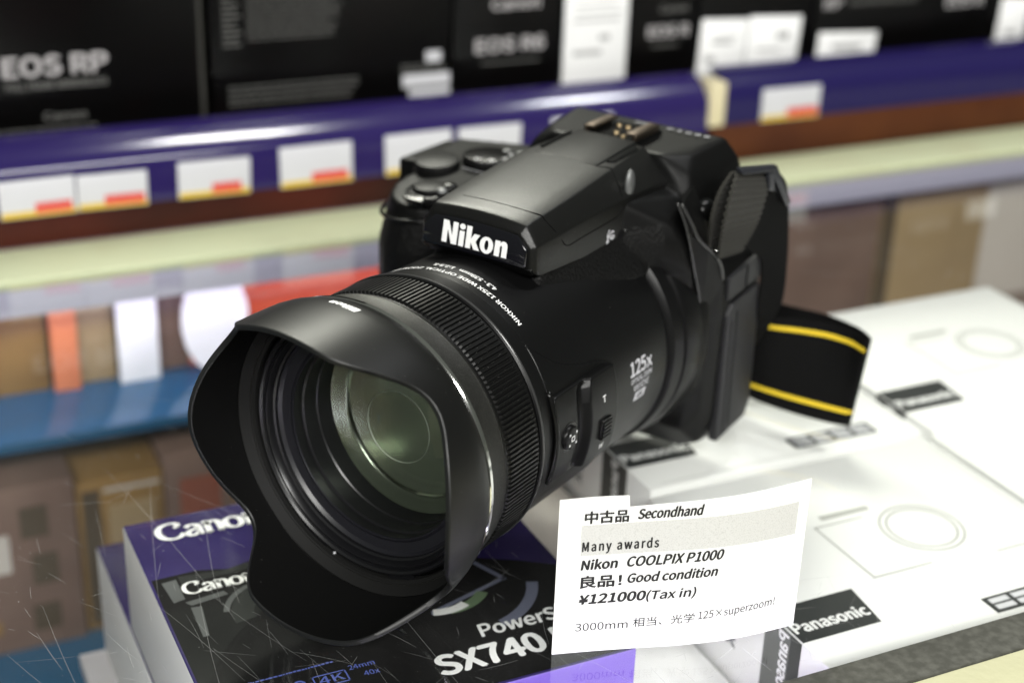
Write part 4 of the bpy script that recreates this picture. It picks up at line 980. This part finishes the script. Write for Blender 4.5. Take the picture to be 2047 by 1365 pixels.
# grip top: shutter release with zoom lever, dials
def vdisc(name, x, a, z, rad, h, m, par, n=40, tilt=0.08, knurl=0):
    b_ = bmesh.new(); nn = n if not knurl else knurl*2
    bmesh.ops.create_cone(b_, cap_ends=True, segments=nn, radius1=rad*MM, radius2=rad*.93*MM, depth=h*MM)
    if knurl:
        for i, v in enumerate(b_.verts):
            if int(round(math.atan2(v.co.y, v.co.x)/(2*math.pi)*nn)) % 2: v.co.x *= .95; v.co.y *= .95
    bmesh.ops.transform(b_, matrix=Matrix.Translation(Q(x, a, z + h/2)) @ Matrix.Rotation(tilt, 4, 'X'), verts=b_.verts)
    return bevel(from_bm(name, b_, m, par), .35*MM, 2, 30)
zl = vdisc('zoom_lever', -56, -99, 40.0, 9.4, 3.6, M['semi'], cmr, knurl=26)
vdisc('shutter_button', -56, -99, 43.0, 6.2, 2.4, M['shell'], cmr)
b_ = bmesh.new(); hull(b_, [Q(*p) for p in ((-62, -91, 41), (-49, -90, 41), (-61, -88, 43), (-50, -87, 43), (-59, -91, 44), (-52, -91, 44))]); bevel(from_bm('lever_tab', b_, M['semi'], cmr), .5*MM, 2)
ellipsoid('function_button', (-50.5, -104, 44.6), (3.2, 3.2, 1.5), M['chrome'] if False else M['semi'], cmr)
ellipsoid('function_button', (-49.5, -98, 44.6), (2.2, 2.2, 1.3), M['dimple'], cmr)
vdisc('mode_dial', -56, -138, 44.0, 11.0, 4.0, M['semi'], cmr, knurl=34, tilt=0)
its = []
for i, s in enumerate(('P', 'S', 'A', 'M', 'U')):
    ang = math.radians(-70 + i*40); v2, f = fit_text(s, 2.0, 2.2, .03); its.append((v2, f, -56 + 8.2*math.cos(ang) - 1, 138 - 8.2*math.sin(ang) - 1))
lettering(its, lambda X, Y: Q(X, -Y, 48.12), M['white_ink'], cmr)
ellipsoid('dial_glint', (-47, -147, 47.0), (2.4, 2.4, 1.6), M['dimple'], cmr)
vdisc('command_dial', -73, -127, 39.5, 9.5, 5.6, M['shell'], cmr, knurl=30, tilt=.1)
v2, f = fit_text('ON/OFF', 9.5, 1.8, .03); lettering([(v2, f, 0, 0)], lambda X, Y: Q(-56 + X, -119.5 - Y*.4, 46.9), M['grey_ink'], cmr)
# front strip lines of the grip and a glossy front band
b_ = bmesh.new(); tube_path(b_, smooth_pts([Q(-47, -98, 33), Q(-56, -92, 33), Q(-66, -90.5, 32), Q(-77, -97, 31), Q(-84, -112, 30)], 6), .8*MM, 8); from_bm('grip_line', b_, M['semi'], cmr, True)

# ------------------------------------------------------------------ the neck strap
strap = empty('neck_strap', 'black neck strap with yellow edge stitching looped beside the camera', 'strap')
def band(name, lo, hi, m, par, thick=.9, rows=10, n=8, rib=0.0, ribn=0):
    lo = smooth_pts(lo, n); hi = smooth_pts(hi, n); k = len(lo); V, F = [], []
    for s in (0, 1):
        for i in range(k):
            t = (lo[min(i + 1, k - 1)] - lo[max(i - 1, 0)]).normalized(); w = (hi[i] - lo[i]).normalized(); nr = t.cross(w).normalized()
            for j in range(rows + 1):
                off = rib*math.sin(2*math.pi*ribn*i/(k - 1)) if rib else 0
                V.append(lo[i].lerp(hi[i], j/rows) + nr*((s - .5)*thick + (off if s else -off))*MM)
    R_ = rows + 1
    for s in (0, 1):
        for i in range(k - 1):
            for j in range(rows):
                q = (s*k*R_ + i*R_ + j, s*k*R_ + i*R_ + j + 1, s*k*R_ + (i + 1)*R_ + j + 1, s*k*R_ + (i + 1)*R_ + j); F.append(q if s else q[::-1])
    B_ = k*R_
    for i in range(k - 1):
        for j in (0, rows): F.append((i*R_ + j, (i + 1)*R_ + j, B_ + (i + 1)*R_ + j, B_ + i*R_ + j))
    for j in range(rows):
        for i in (0, k - 1): F.append((i*R_ + j, i*R_ + j + 1, B_ + i*R_ + j + 1, B_ + i*R_ + j))
    o = link(name, V, F, m, par, True); bm = bmesh.new(); bm.from_mesh(o.data); bmesh.ops.recalc_face_normals(bm, faces=bm.faces); bm.to_mesh(o.data); bm.free()
    autosmooth(o, 60); return lo, hi
W = lambda x, y, z: Vector((x, y, z))*MM
LO = [W(112, 172, 1.2), W(126, 154, 1.0), W(140, 142, .8), W(150, 133.5, .8), W(161, 126.5, .8), W(170, 122.2, .8), W(174.5, 121.5, .8), W(176, 123.5, .8), W(172, 132, .8), W(160, 142, .8), W(146, 154, .8), W(124, 172, 2)]
HI = [W(112, 170, 37), W(127, 154, 37), W(142, 145, 37), W(156, 142, 37), W(167, 138.5, 37), W(175, 132, 37), W(178.6, 124.6, 37), W(180.5, 126.5, 37), W(177, 137, 37), W(166, 149, 37), W(150, 158, 37), W(124, 174, 38)]
lo, hi = band('strap_band', LO, HI, M['strap'], strap, .9, 8, 10)
def stitch(f0, f1, i0, i1, side):
    bm = bmesh.new(); k = 0
    pl_, ph_ = lo[i0:i1], hi[i0:i1]
    path0 = [l.lerp(h, f0) for l, h in zip(pl_, ph_)]; path1 = [l.lerp(h, f1) for l, h in zip(pl_, ph_)]
    # resample into short slanted threads
    D = [0]
    for p, q in zip(path0, path0[1:]): D.append(D[-1] + (q - p).length)
    def at(P_, s):
        for a_ in range(len(D) - 1):
            if D[a_ + 1] >= s:
                t = (s - D[a_])/max(D[a_ + 1] - D[a_], 1e-9); return P_[a_].lerp(P_[a_ + 1], t)
        return P_[-1]
    s = 0.0; step = 1.7*MM
    tg = []
    while s < D[-1] - step:
        A_, B_ = at(path0, s), at(path1, s + step*.9); C_, D_ = at(path0, s + step*1.02), at(path1, s + step*1.72)
        t = (C_ - A_).normalized(); w = (B_ - A_).normalized(); nr = t.cross(w).normalized()*side
        o_ = nr*.5*MM; h = nr*.85*MM
        c = (A_ + B_ + C_ + D_)/4
        v = [bm.verts.new(x) for x in (A_ + o_, B_ + o_, D_ + o_, C_ + o_)]; tp_ = bm.verts.new(c + h)
        for i in range(4): bm.faces.new((v[i], v[(i + 1) % 4], tp_))
        s += step
    bmesh.ops.recalc_face_normals(bm, faces=bm.faces)
    return from_bm('yellow_stitching', bm, M['yellow'], strap)
stitch(.86, .905, 8, 66, 1); stitch(.135, .18, 8, 66, 1)
stitch(.86, .905, 70, 108, 1); stitch(.135, .18, 70, 108, 1)
# webbing from the lug up to the buckle and the tail going down behind the body
band('webbing', [QP(48.5, -129.5, 33), QP(50.5, -125.5, 38), QP(52, -122.8, 43), QP(52.8, -122, 48), QP(53, -123.5, 55), QP(52.4, -127.5, 61), QP(51, -133, 64.5)],
     [QP(48, -150.5, 29.5), QP(50, -150, 34), QP(51.8, -150.5, 38.5), QP(52.8, -152, 43), QP(53, -154.5, 49), QP(52.6, -158, 54), QP(51, -163, 57)], M['webbing'], strap, .9, 8, 36, .36, 17)
band('webbing', [QP(45.8, -127.5, 37), QP(46.4, -126, 43), QP(47, -124.6, 50), QP(47.6, -127.5, 58), QP(49, -133, 64)],
     [QP(45.8, -140, 33), QP(46.2, -139, 40), QP(46.5, -140, 47), QP(47.5, -146, 54), QP(49, -153, 60)], M['webbing'], strap, .9, 8, 36, .15, 18)
band('strap_tail', [QP(50, -138, 64.5), QP(50.5, -147, 57), QP(50.5, -152, 47), QP(49.4, -149, 33), QP(49.4, -166, 21), QP(49.3, -168, 3), QP(48, -171, -8), QP(38, -181, -28), QP(26, -190, -47)],
     [QP(50.5, -160, 60.5), QP(53, -169, 54), QP(53, -175, 46), QP(52.6, -180, 33), QP(52, -184.5, 17), QP(52, -184.5, 0), QP(50, -180, -9), QP(42, -189, -22), QP(30, -200, -36)], M['strap'], strap, .9, 6, 10)
b_ = bmesh.new()
hull(b_, [QP(*p) for p in ((51.0, -132, 66.6), (53.6, -131, 66.4), (51.0, -164, 60.0), (54.4, -160, 61.0), (51.0, -132, 64.6), (54.0, -131.5, 64.4), (51.4, -163, 57.8), (54.8, -159, 59.2))])
hull(b_, [QP(*p) for p in ((54.2, -154, 61.2), (51.6, -155, 60.8), (52.0, -165, 59.4), (54.8, -159, 60.8), (55.4, -174, 43.6), (55.4, -171, 42.5), (53.8, -177, 42.0), (53.4, -172, 42.5))])
hull(b_, [QP(*p) for p in ((54.4, -153, 60.0), (52.8, -153, 60.0), (54.6, -157.5, 59.0), (53.0, -157.5, 59.0), (54.4, -156, 52.5), (54.6, -159.5, 51.5), (53.4, -156, 52.5), (53.6, -159.5, 51.5))])
M['buckle'] = mat('buckle_plastic', (0.018, 0.019, 0.024), 0.28)
bevel(from_bm('buckle', b_, M['buckle'], strap), .5*MM, 2, 25)

# ------------------------------------------------------------------ the price card standing on the glass
card = empty('price_card', 'white paper price card with black printed text standing on the glass', 'price card', loc=(0.05532, -0.03737, 0), rz=math.atan2(20.54, 76.87))
CW = 79.6
bow = lambda s: -3.2*math.sin(math.pi*max(0, min(1, s/CW))) + .9*math.sin(2*math.pi*s/CW)
def cardpt(s, z, off=0.0): return Vector((s, bow(s) - off - .02*(54 - z)*0, z))*MM
def sheet_bowed(name, ztop, s0, s1, off, m, ns=60, thick=.22, lean=0.0):
    V, F = [], []
    for side in (0, 1):
        for i in range(ns + 1):
            s = s0 + (s1 - s0)*i/ns; zt = ztop(s)
            for j in range(7):
                z = .05 + (zt - .05)*j/6; p = cardpt(s, z, off - side*thick); p.y += lean*z*MM; V.append(p)
    R_ = 7; k = (ns + 1)*R_
    for side in (0, 1):
        for i in range(ns):
            for j in range(6):
                q = (side*k + i*R_ + j, side*k + (i + 1)*R_ + j, side*k + (i + 1)*R_ + j + 1, side*k + i*R_ + j + 1); F.append(q if not side else q[::-1])
    for i in range(ns):
        for j in (0, 6): F.append((i*R_ + j, (i + 1)*R_ + j, k + (i + 1)*R_ + j, k + i*R_ + j))
    for j in range(6):
        for i in (0, ns): F.append((i*R_ + j, i*R_ + j + 1, k + i*R_ + j + 1, k + i*R_ + j))
    o = link(name, V, F, m, card); bm = bmesh.new(); bm.from_mesh(o.data); bmesh.ops.recalc_face_normals(bm, faces=bm.faces); bm.to_mesh(o.data); bm.free()
    return autosmooth(o, 60)
def ctop(s): return 54.3 + .3*math.sin(s/8) if s < 20.9 else 50.6 + (s - 20.9)*(53.2 - 50.6)/58.7
sheet_bowed('paper', ctop, 0, CW, 0, M['paper'], 240)
sheet_bowed('rear_flap', lambda s: 34.0, 8, CW - 8, -3.0, M['paper'], 60, lean=0.35)
M['grey_tone'] = mat('grey_halftone', (0.60, 0.60, 0.59), 0.7, var=(3200, (0.50, 0.50, 0.49), 0.5, 0.62))
g2 = [(7.1 + 68.8*i/40, 34.6) for i in range(41)] + [(75.9 - 69*i/40, 45.2 + (40 - i)*.8/40) for i in range(41)]
k = 41; V = [cardpt(x, z, .04) for x, z in g2]; F = [(i, i + 1, 80 - i, 81 - i) for i in range(40)]
link('grey_bar', V, F, M['grey_tone'], card)
its = []
def ctext(s, s0, s1, z, h, bold=0.0, shear=0.0, slope=0.0, space=1.0):
    v2, f = fit_text(s, s1 - s0, h, bold, shear, space)
    its.append(([(q[0], q[1] + slope*q[0], *q[2:]) for q in v2], f, s0, z))
ctext('中古品', 7.9, 21.0, 46.1, 3.3, .04)
ctext('Secondhand', 23.9, 43.8, 46.5, 3.2, .045, .2, .012)
ctext('Many awards', 7.6, 30.8, 36.2, 3.2, .034, 0, .006, 1.12)
ctext('Nikon', 7.6, 18.6, 29.8, 3.2, .052, .12, .01); ctext('COOLPIX P1000', 21.7, 51.6, 30.1, 3.3, .045, .22, .012)
ctext('良品！', 7.6, 20.2, 23.7, 3.3, .045); ctext('Good condition', 22.2, 50.2, 24.3, 3.1, .045, .2, .012)
ctext('¥121000', 7.6, 28.0, 17.6, 3.2, .055, .15, .01); ctext('(Tax in)', 28.4, 43.8, 17.8, 3.0, .035, .15, .01)
ctext('3000mm', 6.8, 23.2, 7.9, 2.7, .007); ctext('相当、光学', 24.8, 44.2, 8.3, 2.6, .007, 0, .02); ctext('125×superzoom!', 45.3, 71.3, 9.2, 2.7, .007, .05, .03)
lettering(its, lambda X, Y: cardpt(X, Y, .10), M['ink'], card, sub=3.0)
